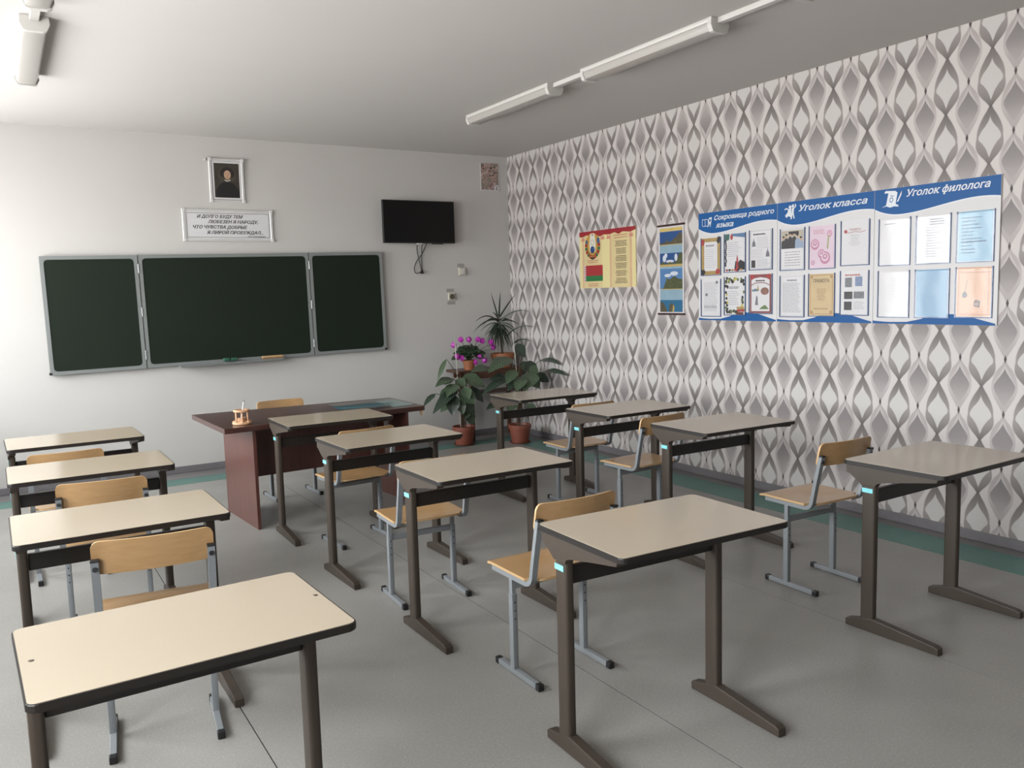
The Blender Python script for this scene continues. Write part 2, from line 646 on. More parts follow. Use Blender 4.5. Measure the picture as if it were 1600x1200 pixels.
m_band = mat('dark_brown_edging', (36, 31, 28), 0.42, 0.4)
m_lam = mat('beige_laminate', (206, 190, 167), 0.15, 0.55, vary=0.012, vscale=260)
m_cyan = mat('cyan_sticker', (148, 232, 238), 0.3, 0.5)
m_screw = mat('screw_head', (110, 95, 80), 0.4, metal=0.6)
m_grey = mat('grey_enamel', (146, 150, 153), 0.34, 0.5)
m_ply = wood('birch_plywood', (206, 165, 116), (188, 146, 98), 0.3, 5.0, (2, 16, 16), 0.25)
m_plye = mat('plywood_edge', (216, 176, 126), 0.5)
m_mahog = wood('mahogany_veneer', (118, 72, 62), (92, 54, 48), 0.3, 4.0, (9, 9, 0.8), 0.2)
m_mahtop = wood('mahogany_top', (92, 58, 50), (70, 43, 38), 0.28, 4.0, (0.8, 9, 9), 0.2)
m_terra = mat('terracotta_plastic', (150, 82, 62), 0.55, vary=0.06, vscale=10)
m_clay = mat('clay_pot', (172, 104, 64), 0.6, vary=0.08, vscale=12)
m_soil = mat('potting_soil', (48, 38, 30), 0.95, vary=0.3, vscale=40, bump=0.6)
m_leaf = leafmat('striped_leaf', (62, 86, 60), (156, 172, 140))
m_leafd = leafmat('dark_striped_leaf', (46, 62, 50), (112, 130, 106))
m_cyc = leafmat('cyclamen_leaf', (40, 66, 40), (96, 122, 90))
m_spike = mat('dracaena_leaf', (44, 58, 42), 0.4, vary=0.25, vscale=9)
m_stem = mat('green_stem', (70, 84, 56), 0.6)
m_trunk = mat('brown_trunk', (92, 76, 60), 0.8, vary=0.2, vscale=20)
m_petal = mat('magenta_petal', (206, 62, 190), 0.5, vary=0.12, vscale=30)
m_stake = mat('white_stake', (226, 220, 210), 0.5)
m_bench = wood('dark_bench_wood', (104, 66, 48), (80, 50, 38), 0.4, 5, (1, 10, 10), 0.1)
m_pine = mat('carved_pale_wood', (218, 168, 126), 0.5, vary=0.08, vscale=30)
m_clear = clear('window_glass', 1.3, 0.02)
m_film = clear('pocket_plastic', 1.36, 0.07, wavy=0.05)
m_glass = clear('desk_glass', 1.35, 0.03, tint=(0.93, 0.97, 0.96, 1))
m_ivory = mat('ivory_plastic', (222, 215, 196), 0.4)
m_ink = mat('black_ink', (24, 22, 24), 0.7)

# ------------------------------------------------------------------ room
floor = tag(MB().box(WALL_L, 0, WALL_B, 0, -0.12, -0.0012).build('floor', m_gap), kind='structure')
G = 0.002
xs = [WALL_L, -5.56, -4.275, -2.99, -1.70, -0.415]
for a, b in zip(xs, xs[1:]):
    MB().box(a + G, b - G, WALL_B, -0.54 - G, -0.0012, 0).build('linoleum_sheet', m_lino, floor)
MB().box(-0.415 + G, -0.12 - G, WALL_B, -0.54 - G, -0.0012, 0).build('green_strip', m_green, floor)['label'] = 'blue-green linoleum strip'
MB().box(WALL_L, -0.12 - G, -0.54 + G, -0.275 - G, -0.0012, 0).build('green_strip', m_green, floor)['label'] = 'blue-green linoleum strip'
MB().box(-0.12 + G, 0, WALL_B, -0.275, -0.0012, 0).build('border_strip', m_lino_b, floor)
MB().box(WALL_L, 0, -0.275 + G, 0, -0.0012, 0).build('border_strip', m_lino_b, floor)
tag(MB().box(WALL_L - 0.35, 0.25, WALL_B - 0.2, 0.25, H, H + 0.15).build('ceiling', m_ceil), kind='structure')
tag(MB().box(WALL_L - 0.35, 0.25, 0, 0.25, -0.12, H).build('wall_front', m_wall), kind='structure')
tag(MB().box(0, 0.25, WALL_B - 0.2, 0, -0.12, H).build('wall_right', m_paper), kind='structure')
tag(MB().box(WALL_L - 0.35, 0, WALL_B - 0.2, WALL_B, -0.12, H).build('wall_back', m_wall), kind='structure')
b = MB()
b.box(WALL_L - 0.35, WALL_L, WALL_B, 0, -0.12, WZ[0])
b.box(WALL_L - 0.35, WALL_L, WALL_B, 0, WZ[1], H)
ys = [WALL_B] + [v for p in sorted(WIN) for v in p] + [0]
for i in range(0, len(ys), 2):
    b.box(WALL_L - 0.35, WALL_L, ys[i], ys[i + 1], WZ[0], WZ[1])
tag(b.build('wall_left', m_wall), kind='structure')
for k, (a, c) in enumerate(sorted(WIN)):
    f = MB()
    X0, X1 = WALL_L - 0.24, WALL_L - 0.17
    for q in ((a, a + .06, *WZ), (c - .06, c, *WZ)):
        f.box(X0, X1, *q)
    for z0, z1 in ((WZ[0], WZ[0] + .06), (WZ[1] - .06, WZ[1])):
        f.box(X0, X1, a + .06, c - .06, z0, z1)
    wf = tag(f.build('window_%d' % (k + 1), m_pvc), kind='structure')
    for q in (0.34, 0.67):
        y = a + (c - a) * q
        MB().box(X0, X1, y - .04, y + .04, WZ[0] + .06, WZ[1] - .06).build('mullion', m_pvc, wf)
    cuts = [a + .06, a + (c - a) * .34 - .04, a + (c - a) * .34 + .04, a + (c - a) * .67 - .04, a + (c - a) * .67 + .04, c - .06]
    for i in (0, 2, 4):
        MB().box(X0 + .03, X0 + .036, cuts[i], cuts[i + 1], WZ[0] + .06, WZ[1] - .06).build('pane', m_clear, wf)
    MB().box(WALL_L - .165, WALL_L + .12, a - .03, c + .03, WZ[0] - .03, WZ[0], bevel=.005).build('sill', m_pvc, wf)
tag(MB().box(WALL_L, -0.012, -0.013, 0, 0, 0.062, bevel=0.004).build('baseboard_front', m_base), kind='structure')
tag(MB().box(-0.013, 0, WALL_B, 0, 0, 0.062, bevel=0.004).build('baseboard_right', m_base), kind='structure')

# ------------------------------------------------------------------ ceiling lamps
def ceiling_lamp(xc, y0, y1, label):
    t = empty('ceiling_lamp', (xc, (y0 + y1) / 2, H), 0, label, 'lamp', 'ceiling lamps')
    L = (y1 - y0) / 2
    MB().prism([(-.066, 0), (-.070, -.012), (-.066, -.024), (.066, -.024), (.070, -.012), (.066, 0)], 'y', -L + .012, L - .012).build('housing', m_white, t)
    MB().prism([(-.062, -.0245), (-.064, -.040), (-.050, -.068), (-.036, -.073), (.036, -.073), (.050, -.068), (.064, -.040), (.062, -.0245)], 'y', -L + .03, L - .03).build('diffuser', m_diff, t, smooth=True, angle=35)
    for s in (-1, 1):
        pts = [(-.068, 0), (-.072, -.040), (-.055, -.075), (-.038, -.080), (.038, -.080), (.055, -.075), (.072, -.040), (.068, 0)]
        a, c = sorted((s * L, s * (L - .032)))
        MB().prism(pts, 'y', a, c, bevel=.003).build('end_cap', m_white, t)
    return t
RX, LX = -1.398, -4.672
for xc, segs, side in ((RX, ((-2.98, -1.755), (-4.60, -3.375), (-6.38, -5.155)), 'right'), (LX, ((-3.02, -1.735), (-4.62, -3.365)), 'left')):
    names_ = {'right': ['white tube lamp of right ceiling row, nearest the blackboard wall', 'white tube lamp, middle one of right ceiling row', 'white tube lamp of right row, only its end at top edge'],
              'left': ['white tube lamp of left ceiling row, nearest the blackboard wall', 'white tube lamp of left row, cut by the top edge']}[side]
    for (y0, y1), lb in zip(segs, names_):
        ceiling_lamp(xc, y0, y1, lb)
    for (a0, a1), (b0, b1) in zip(segs, segs[1:]):
        gap = {('right', -2.98): 'thin white cable duct between far and middle right lamps', ('right', -4.60): 'thin white cable duct at the near end of middle right lamp',
               ('left', -3.02): 'white cable duct between the two left ceiling lamps'}[(side, a0)]
        tag(MB().box(xc - .022, xc + .022, b1 + .001, a0 - .001, H - .03, H, bevel=.003).build('cable_duct', m_white), gap, 'cable duct', 'cable ducts between lamps')

# ------------------------------------------------------------------ chalkboard
bd = empty('chalkboard', (-3.08, 0, 1.0), 0, 'dark green three-panel chalkboard with aluminium frame on the front wall', 'chalkboard')
bd.rotation_euler = (0, -0.0118, 0)
def board_panel(x0, x1, z0, z1, y0, y1, r):
    MB().box(x0 + .012, x1 - .012, y0 + .004, y1, z0 + .012, z1 - .012).build('panel', m_green_board, bd)
    t = .03
    f = MB()
    out = [(x0, z0), (x1, z0), (x1, z1), (x0, z1)]
    inn = rrect(x0 + t, x1 - t, z0 + t, z1 - t, r, 4)
    # frame with rounded inner corners: four rails and four corner webs
    f.box(x0, x1, y0, y1, z0, z0 + t).box(x0, x1, y0, y1, z1 - t, z1).box(x0, x0 + t, y0, y1, z0 + t, z1 - t).box(x1 - t, x1, y0, y1, z0 + t, z1 - t)
    f.build('frame', m_alu, bd)
    for sx_, sz in ((-1, -1), (1, -1), (1, 1), (-1, 1)):
        cx = x0 + t if sx_ < 0 else x1 - t
        cz = z0 + t if sz < 0 else z1 - t
        pts = [(cx, cz)] + [(cx - sx_ * r * (1 - math.sin(k * PI / 10)), cz - sz * r * (1 - math.cos(k * PI / 10))) for k in range(6)]
        MB().prism(pts, 'y', y0 + .001, y0 + .01).build('corner_web', m_alud, bd)
board_panel(-.765, .765, 0, 1.0, -.052, -.012, .035)
board_panel(-1.527, -.772, -.002, .998, -.056, -.020, .035)
board_panel(.772, 1.535, .002, 1.002, -.052, -.016, .035)
for s in (-1, 1):
    for z in (.12, .5, .88):
        MB().tube([(s * .7685, -.055, z - .04), (s * .7685, -.055, z + .04)], .0045, 8).build('hinge', m_alu, bd)
for s in (-1, 1):
    for z in (.004,):
        MB().box(s * 1.523 - .012, s * 1.523 + .012, -.058, -.014, z - .003, z + .018, bevel=.003).build('corner_cap', m_black, bd)
MB().prism([(-.052, -.012), (-.052, .004), (-.13, -.004), (-.135, .006), (-.140, .006), (-.138, -.012)], 'x', -.50, .44).build('chalk_tray', m_alu, bd)
for x in (-.6, .6):
    MB().box(x - .03, x + .03, -.018, -.0005, .2, .8).build('wall_bracket', m_alu, bd)
TZ = 1.0
b = MB()
for k, x in enumerate((-3.165, -3.10)):
    b.box(x - .028, x + .03, -.115, -.062, TZ + .010, TZ + .04, bevel=.008)
b.box(-3.14, -3.125, -.105, -.072, TZ + .014, TZ + .03)
tag(b.build('sponge', mat('green_sponge', (40, 92, 68), .9, vary=.15, vscale=60, bump=.4)), 'dark green sponge lying on the chalk tray', 'sponge')
er = empty('board_eraser', (-2.74, -.09, TZ + .008), 0, 'pale wooden board eraser at the right end of the chalk tray', 'eraser')
er.rotation_euler = (0, -.012, 0)
MB().box(-.1, .1, -.02, .02, .012, .03, bevel=.006).build('wooden_block', m_plye, er)
MB().box(-.096, .096, -.018, .018, 0, .012).build('felt_pad', mat('felt', (150, 118, 86), .95), er)

# ------------------------------------------------------------------ pictures on the front wall
def moulding(parent, x0, x1, z0, z1, t, y, m):
    """white ornamental moulding: four rails with a raised bead, corner blocks"""
    for a in ('x', 'z'):
        for s in (0, 1):
            if a == 'x':
                z = z0 if s == 0 else z1 - t
                MB().prism([(0, z), (-y * .6, z), (-y, z + t * .3), (-y * .75, z + t * .55), (-y * .9, z + t * .75), (-y * .5, z + t), (0, z + t)], 'x', x0 + t * .4, x1 - t * .4).build('frame_rail', m, parent)
            else:
                x = x0 if s == 0 else x1 - t
                MB().prism([(x, 0), (x, -y * .6), (x + t * .3, -y), (x + t * .55, -y * .75), (x + t * .75, -y * .9), (x + t, -y * .5), (x + t, 0)], 'z', z0 + t * .4, z1 - t * .4).build('frame_rail', m, parent)
    for x in (x0, x1 - t):
        for z in (z0, z1 - t):
            MB().box(x - .002, x + t + .002, -y * 1.1, 0, z - .002, z + t + .002, bevel=.004).build('frame_corner', m, parent)
m_frame = mat('white_moulding', (236, 234, 231), .45)
m_fline = mat('grey_line', (128, 122, 118), .5)
m_pcard = mat('white_card', (238, 236, 236), .6)
pt = empty('framed_portrait', (-3.043, 0, 2.671), 0, 'framed dark portrait of a curly-haired man in a black coat, above the blackboard', 'picture')
pt.rotation_euler = (math.radians(2), 0, 0)
MB().box(-.14, .14, -.012, -.002, -.18, .18).build('backing', m_pcard, pt)
moulding(pt, -.158, .158, -.199, .199, .026, .022, m_frame)
pr = Print((0, -.0125, 0), (1, 0, 0), (0, 0, 1), (0, -1, 0))
pr.frame(m_fline, -.133, .133, -.174, .174, .003, 0)
pr.rect(mat('portrait_ground', (62, 56, 46), .5, vary=.25, vscale=9), -.112, .112, -.155, .155, 0)
pr.disc(mat('portrait_glow', (76, 69, 56), .5, vary=.15, vscale=12), .0, .05, .085, .075, 1)
d_coat = mat('portrait_coat', (22, 21, 22), .5)
pr.poly(d_coat, [(-.10, -.155), (-.098, -.09), (-.07, -.045), (-.03, -.012), (.035, -.012), (.075, -.045), (.105, -.09), (.11, -.155)], 2)
hair = mat('portrait_hair', (36, 26, 20), .6)
for k in range(13):
    a = PI * (k / 12 * 1.15 - .08)
    pr.disc(hair, .005 + .045 * math.cos(a), .063 + .04 * math.sin(a), .02, .02, 3, 10)
pr.poly(hair, [(-.045, .03), (-.04, .09), (.05, .09), (.055, .03)], 3)
skin = mat('portrait_skin', (206, 168, 138), .5)
pr.disc(skin, .006, .052, .031, .04, 4)
pr.poly(mat('portrait_collar', (190, 182, 170), .5), [(-.022, .0), (.0, -.012), (.034, .0), (.028, .012), (.0, .003), (-.018, .012)], 4)
for x in (-.007, .019):
    pr.disc(hair, x, .06, .005, .0025, 5, 8)
pr.poly(mat('portrait_shade', (166, 122, 96), .5), [(.005, .058), (.012, .042), (.004, .04)], 5)
pr.rect(mat('portrait_lip', (160, 84, 74), .5), -.003, .014, .028, .032, 5)
pr.build('portrait_print', pt)
tag(MB().tube([(-3.229, -.0005, 2.853), (-3.229, -.022, 2.855)], .012, 10).build('wall_hook', m_frame), 'tiny white hook in the wall, upper left of the portrait', 'hook')

sg = empty('verse_sign', (-3.05, 0, 2.262), 0, 'white framed sign with a four-line verse between portrait and blackboard', 'sign')
MB().box(-.39, .39, -.012, -.002, -.128, .128).build('backing', m_pcard, sg)
moulding(sg, -.409, .409, -.146, .146, .026, .02, m_frame)
pr = Print((0, -.0125, 0), (1, 0, 0), (0, 0, 1), (0, -1, 0))
pr.frame(m_fline, -.373, .373, -.111, .111, .004, 0)
for a, b_, v, tx in ((-.282, .132, .066, 'И ДОЛГО БУДУ ТЕМ'), (-.186, .268, .019, 'ЛЮБЕЗЕН Я НАРОДУ,'), (-.319, .168, -.030, 'ЧТО ЧУВСТВА ДОБРЫЕ'), (-.203, .313, -.079, 'Я ЛИРОЙ ПРОБУЖДАЛ...')):
    pr.text(m_ink, tx, a, b_, v, .029, .28, .016, 1)
pr.text(m_ink, 'А.С.Пушкин', .167, .333, -.106, .013, .28, .01, 1)
pr.build('lettering', sg)

# small picture with the digit 2
cp = empty('small_poster', (-.233, 0, 2.832), .0, 'small pinkish brown picture with digit 2 in its corner, near the wallpaper', 'picture')
MB().box(-.112, .112, -.006, 0, -.147, .147).build('sheet', m_pcard, cp)
def crowd():
    N = Nodes('crowded_painting')
    f = N.noise(26, 5, rough=.7)
    g = N.noise(9, 2)
    c = N.mix(N.step(f, .35, .65), lin((116, 88, 86)), lin((236, 206, 198)))
    c = N.mix(N.step(g, .5, .62), c, lin((150, 148, 132)))
    N.link(c, N.b.inputs['Base Color'])
    return N.m
pr = Print((0, -.0065, 0), (1, 0, 0), (0, 0, 1), (0, -1, 0))
pr.rect(crowd(), -.108, .108, -.137, .147, 0)
for k in range(9):
    u, v = random.uniform(-.09, .07), random.uniform(-.03, .13)
    pr.disc(mat('painted_face', (188, 156, 138), .6), u, v, .012, .016, 1, 10)
    pr.poly(mat('painted_hair', (58, 44, 40), .6), [(u - .014, v + .004), (u - .01, v + .02), (u + .01, v + .02), (u + .014, v + .004), (u, v + .012)], 2)
for k in range(7):
    u, v = random.uniform(-.09, .05), random.uniform(-.12, -.03)
    pr.poly(mat('painted_drape', (192, 160, 152), .6), [(u, v), (u + .012, v + .004), (u + .035, v + .05), (u + .022, v + .052)], 1)
pr.disc(m_pcard, .085, -.116, .034, .034, 3)
pr.text(m_ink, '2', .074, .096, -.133, .036, 0, .03, 4)
pr.build('painted_print', cp)

# ------------------------------------------------------------------ television, switch, socket
tv = empty('television', (-1.151, -.12, 2.322), 0, 'black wall-mounted flat television, switched off, right of the blackboard', 'television')
MB().box(-.407, .407, .0, .032, -.217, .217, bevel=.006).build('casing', m_black, tv)
MB().box(-.398, .398, -.0015, .002, -.205, .209).build('screen', m_screen, tv)
MB().box(-.12, .12, .032, .1195, -.12, .12).build('wall_mount', m_black, tv)
MB().box(-.033, .024, -.001, .03, -.232, -.2165, bevel=.003).build('white_plug', m_white, tv)
MB().box(.142, .263, .002, .03, -.226, -.2165).build('lower_speaker', m_black, tv)
def smooth_path(pts, n=6):
    out = []
    P = [Vector(p) for p in pts]
    for i in range(len(P) - 1):
        a, b_, c, d = P[max(0, i - 1)], P[i], P[i + 1], P[min(len(P) - 1, i + 2)]
        for k in range(n):
            t = k / n
            out.append(.5 * ((2 * b_) + (c - a) * t + (2 * a - 5 * b_ + 4 * c - d) * t * t + (3 * b_ - a - 3 * c + d) * t ** 3))
    return out + [P[-1]]
OX = Vector((-1.151, -.12, 2.322))
for pts in ([(-1.159, -.06, 2.112), (-1.152, -.035, 2.031), (-1.133, -.03, 1.942), (-1.111, -.03, 1.837)],
            [(-1.049, -.06, 2.110), (-1.097, -.032, 2.001), (-1.156, -.026, 1.927), (-1.186, -.026, 1.86), (-1.181, -.026, 1.81), (-1.151, -.026, 1.798), (-1.117, -.03, 1.814)],
            [(-1.104, -.06, 2.110), (-1.101, -.03, 1.972), (-1.104, -.03, 1.837)]):
    MB().tube([p - OX for p in smooth_path(pts)], .0045, 6).build('cable', m_black, tv)
MB().prism([(-.016, 0), (.016, 0), (.009, .03), (.003, .045), (-.003, .045), (-.009, .03)], 'y', -.012, .012).build('plug', m_black, tv)
[o for o in bpy.data.objects if o.name == 'plug'][0].location = Vector((-1.104, -.03, 1.793)) - OX
sw = empty('light_switch', (-.617, 0, 1.812), 0, 'small ivory wall switch, higher of the two wall fittings', 'switch')
MB().box(-.042, .042, -.028, 0, -.042, .042, bevel=.006).build('cover', m_ivory, sw)
MB().box(-.024, .024, -.033, -.027, -.03, .03, bevel=.003).build('rocker', m_white, sw)
MB().box(-.05, .035, -.0015, 0, .046, .085).build('paint_patch', mat('greyed_paint', (176, 172, 166), .8), sw)
so = empty('wall_socket', (-.757, 0, 1.545), 0, 'ivory round power socket below and left of the switch', 'socket')
MB().box(-.04, .04, -.026, 0, -.04, .04, bevel=.006).build('cover', m_ivory, so)
MB().lathe([(0, 0), (.027, 0), (.03, .008), (.02, .008), (.019, -.008), (0, -.008)], seg=20).build('outlet', mat('outlet_well', (112, 104, 88), .5), so)
ou = [o for o in bpy.data.objects if o.name == 'outlet'][0]
ou.rotation_euler = (PI / 2, 0, 0)
ou.location = (0, -.027, 0)
MB().box(-.045, .05, -.0015, 0, -.085, -.05).build('paint_patch', mat('greyed_paint', (176, 172, 166), .8), so)
MB().box(-.05, .04, -.0015, 0, .05, .085).build('paint_patch', mat('greyed_paint', (176, 172, 166), .8), so)
# ------------------------------------------------------------------ posters on the wallpapered wall (U runs along -y, V up, facing -x)
WU, WV, WN = (0, -1, 0), (0, 0, 1), (-1, 0, 0)
m_blue = mat('stand_blue', (34, 98, 164), .45, .2)
m_standw = mat('stand_white', (236, 233, 232), .4, .3)
m_txtw = mat('white_print', (240, 244, 248), .4)
m_navy = mat('pocket_edge', (56, 88, 140), .4)
m_gtext = mat('grey_print', (128, 128, 134), .7)
m_ltext = mat('pale_print', (176, 176, 182), .7)
# state symbols poster
po = empty('symbols_poster', (0, -1.336, 1.592), 0, 'cream scroll-shaped poster with round coat of arms and red-green flag', 'poster')
m_cream = mat('cream_paper', (236, 214, 158), .45, vary=.06, vscale=5)
W_, H_ = .854, .545
MB().box(-.006, 0, -W_, 0, 0, H_).build('sheet', m_cream, po)
pr = Print((-.0065, 0, 0), WU, WV, WN)
m_cr2 = mat('cream_band', (246, 230, 168), .45)
m_cr3 = mat('peach_band', (232, 190, 150), .45, vary=.06, vscale=8)
for a, b_, mm in ((0, .045, m_cr2), (.36, .475, m_cr2), (.80, W_, m_cr2), (.045, .07, m_cr3), (.475, .5, m_cr3), (.77, .80, m_cr3)):
    pr.rect(mm, a, b_, .0, H_ - .03, 0)
m_red = mat('poster_red', (168, 40, 50), .4)
top = [(0, H_), (0, H_ - .045), (.05, H_ - .05), (.12, H_ - .035), (.2, H_ - .045), (.27, H_ - .048), (.33, H_ - .058), (.39, H_ - .045), (.47, H_ - .05), (.55, H_ - .035), (.61, H_ - .055), (.67, H_ - .036), (.78, H_ - .046), (W_, H_ - .03), (W_, H_)]
pr.poly(m_red, top, 1)
for u in (.06, .37, .46, .79):
    pr.poly(mat('poster_pink', (222, 150, 130), .45), [(u - .03, H_ - .09), (u + .03, H_ - .09), (u + .02, H_ - .05), (u, H_ - .065), (u - .02, H_ - .05)], 1)
pr.build('printed_scroll', po)
# emblem
pr = Print((-.0078, 0, 0), WU, WV, WN)
eu, ev = .213, .402
gold = mat('emblem_gold', (206, 160, 62), .5, vary=.12, vscale=60)
pr.disc(gold, eu, ev + .005, .118, .120, 0, 28)
pr.poly(mat('emblem_white', (238, 234, 220), .5), [(eu - .045, ev - .055), (eu - .05, ev + .02), (eu - .032, ev + .118), (eu, ev + .122), (eu + .032, ev + .118), (eu + .05, ev + .02), (eu + .045, ev - .055)], 1)
for s in (-1, 1):
    for k in range(7):
        a0, a1 = math.radians(-78 + k * 19), math.radians(-78 + k * 19 + 15)
        if k > 5:
            continue
        mm = (m_red, mat('emblem_green', (52, 112, 70), .5))[k % 2]
        pr.poly(mm, [(eu + s * .122 * math.cos(a0), ev + .125 * math.sin(a0)), (eu + s * .122 * math.cos(a1), ev + .125 * math.sin(a1)), (eu + s * .082 * math.cos(a1), ev + .085 * math.sin(a1)), (eu + s * .082 * math.cos(a0), ev + .085 * math.sin(a0))], 2)
pr.disc(mat('emblem_flowers', (70, 96, 150), .5), eu + .09, ev + .05, .022, .03, 3, 12)
pr.disc(mat('emblem_flowers', (70, 96, 150), .5), eu - .09, ev + .04, .014, .02, 3, 12)
pr.disc(mat('emblem_globe', (34, 66, 118), .5), eu, ev - .035, .035, .034, 3, 20)
pr.disc(mat('emblem_globe2', (70, 112, 150), .5), eu + .008, ev - .026, .012, .009, 4, 10)
pr.line(mat('emblem_outline', (170, 150, 70), .5), [(eu - .022, ev + .02), (eu - .018, ev + .05), (eu, ev + .062), (eu + .018, ev + .045), (eu + .022, ev + .02), (eu, ev + .008), (eu - .022, ev + .02)], .005, 3)
pr.poly(m_red, [(eu + .016 * (1 if k % 2 == 0 else .42) * math.sin(k * PI / 5), ev + .106 + .016 * (1 if k % 2 == 0 else .42) * math.cos(k * PI / 5)) for k in range(10)], 3)
pr.poly(m_red, [(eu - .062, ev - .072), (eu - .03, ev - .088), (eu + .03, ev - .088), (eu + .062, ev - .072), (eu + .045, ev - .112), (eu, ev - .125), (eu - .045, ev - .112)], 4)
pr.poly(mat('emblem_dark', (52, 60, 44), .5), [(eu - .03, ev - .108), (eu + .03, ev - .108), (eu + .02, ev - .128), (eu - .02, ev - .128)], 5)
pr.line(gold, [(eu - .04, ev - .092), (eu, ev - .104), (eu + .04, ev - .092)], .006, 5)
pr.build('coat_of_arms', po)
pr = Print((-.0078, 0, 0), WU, WV, WN)
pr.rect(mat('flag_red', (178, 48, 52), .45), .098, .366, .118, .218, 0)
pr.rect(mat('flag_green', (40, 124, 66), .45), .098, .366, .066, .118, 0)
pr.rect(m_standw, .070, .098, .066, .218, 0)
for k in range(7):
    v = .076 + k * .0215
    pr.poly(m_red, [(.074, v), (.084, v + .009), (.094, v), (.084, v - .009)], 1)
pr.build('flag', po)
pr = Print((-.0078, 0, 0), WU, WV, WN)
m_rtext = mat('red_print', (190, 100, 90), .7)
pr.lines(m_rtext, .13, .30, .264, .246, 2, .006, .12, 0, True)
pr.lines(m_rtext, .13, .30, .040, .022, 2, .006, .12, 0, True)
pr.lines(m_rtext, .54, .74, .480, .458, 2, .006, .12, 0, True)
m_dtext = mat('dark_print', (82, 74, 58), .7)
for k in range(6):
    v = .424 - k * .068
    pr.lines(m_dtext, .555, .735, v, v - .042, 4, .006, .25, 0, True)
pr.build('anthem_lettering', po)
# hanging calendar
ca = empty('wall_calendar', (0, -2.49, 1.35), 0, 'narrow hanging calendar with four landscape photos and brown rods', 'calendar')
CW, CH = .325, .755
MB().box(-.007, -.002, -CW + .004, -.004, 0, CH).build('sheet', mat('calendar_card', (228, 222, 222), .4), ca)
m_rod = mat('brown_rod', (72, 42, 40), .4)
for z in (0, CH):
    MB().tube([(-.008, .004, z), (-.008, -CW - .004, z)], .009, 8).build('rod', m_rod, ca)
MB().tube([(-.006, -.145, CH), (-.004, -.165, CH + .048), (-.006, -.185, CH)], .0015, 5).build('string', m_stake, ca)
MB().tube([(0, -.165, CH + .048), (-.012, -.165, CH + .05)], .004, 6).build('nail', m_screw, ca)
pr = Print((-.0075, 0, 0), WU, WV, WN)
sky1, sky2 = mat('photo_deep_sky', (42, 84, 142), .35), mat('photo_blue_sky', (92, 136, 186), .35)
sea, rock = mat('photo_sea', (48, 112, 150), .35), mat('photo_rock', (92, 84, 62), .4, vary=.35, vscale=40)
olive, cloud = mat('photo_slope', (84, 88, 52), .4, vary=.3, vscale=40), mat('photo_cloud', (222, 228, 236), .4)
pale = mat('calendar_months', (150, 180, 196), .4, vary=.06, vscale=12)
sand = mat('photo_sand', (206, 178, 110), .4)
u0, u1 = .022, .303
pr.rect(mat('calendar_yellow', (224, 196, 108), .4), u0, u1, .705, .732, 0)
pr.rect(sand, .148, .19, .714, .722, 1)
for v0, v1, m_ in ((.594, .703, sky1), (.41, .52, sky1), (.215, .387, sky2), (.018, .12, sea)):
    pr.rect(m_, u0, u1, v0, v1, 0)
for v0, v1 in ((.52, .588), (.387, .405), (.12, .21)):
    pr.rect(pale, u0, u1, v0, v1, 0)
for v in (.588, .405, .210):
    pr.rect(sand, u0, u1, v - .0, v + .006, 1)
pr.poly(rock, [(u0, .594), (u1, .594), (u1, .675), (.27, .69), (.235, .655), (.2, .64), (.16, .615), (.13, .62), (u0, .604)], 1)
pr.poly(rock, [(.095, .60), (.11, .665), (.115, .60)], 2)
pr.disc(cloud, .08, .475, .022, .03, 1); pr.disc(cloud, .1, .50, .018, .02, 1); pr.disc(cloud, .225, .48, .018, .032, 1); pr.disc(cloud, .15, .45, .05, .012, 1)
pr.rect(sand, u0, u1, .41, .426, 1)
pr.poly(olive, [(u0, .424), (.06, .45), (.1, .43), (.15, .446), (.2, .43), (.24, .46), (.262, .51), (u1, .52), (u1, .424)], 2)
pr.poly(olive, [(.06, .215), (.09, .27), (.11, .315), (.125, .30), (.15, .298), (.205, .325), (.25, .30), (u1, .295), (u1, .215)], 1)
pr.disc(cloud, .2, .345, .05, .018, 1); pr.disc(cloud, .12, .33, .04, .014, 1)
pr.poly(rock, [(u0, .018), (u0, .105), (.06, .10), (.085, .07), (.11, .03), (.11, .018)], 1)
pr.poly(rock, [(.135, .018), (.14, .075), (.165, .095), (.19, .085), (.21, .06), (.195, .03), (.19, .018)], 1)
pr.poly(sand, [(.178, .02), (.188, .08), (.205, .06), (.195, .02)], 2)
pr.build('photographs', ca)

# three information stands and their documents
STANDS = [(-2.989, -3.803, 'blue and white information stand titled for native language, leftmost of three'),
          (-3.805, -4.606, 'blue and white information stand titled class corner, middle of three'),
          (-4.608, -5.420, 'blue and white information stand titled philologist corner, rightmost of three')]
POCK = [[(-3.018, -3.241, 1.663), (-3.274, -3.501, 1.680), (-3.533, -3.764, 1.689)],
        [(-3.831, -4.056, 1.675), (-4.088, -4.312, 1.676), (-4.352, -4.578, 1.689)],
        [(-4.642, -4.868, 1.676), (-4.903, -5.131, 1.676), (-5.166, -5.393, 1.675)]]
POCK_LOW = [[1.333, 1.345, 1.358], [1.337, 1.344, 1.353], [1.343, 1.343, 1.347]]
Z0, Z1 = 1.303, 2.168
def wave(w):
    pts = []
    for k in range(25):
        u = k / 24
        # dip at u=.22, crest at u=.85
        if u < .22:
            v = 2.000 + .045 * ((.22 - u) / .22) ** 2
        elif u < .86:
            t = (u - .22) / .64
            v = 2.000 + .058 * (t * t * (3 - 2 * t))
        else:
            t = (u - .86) / .14
            v = 2.058 - .009 * t * t
        pts.append((u * w, v - Z0))
    return pts
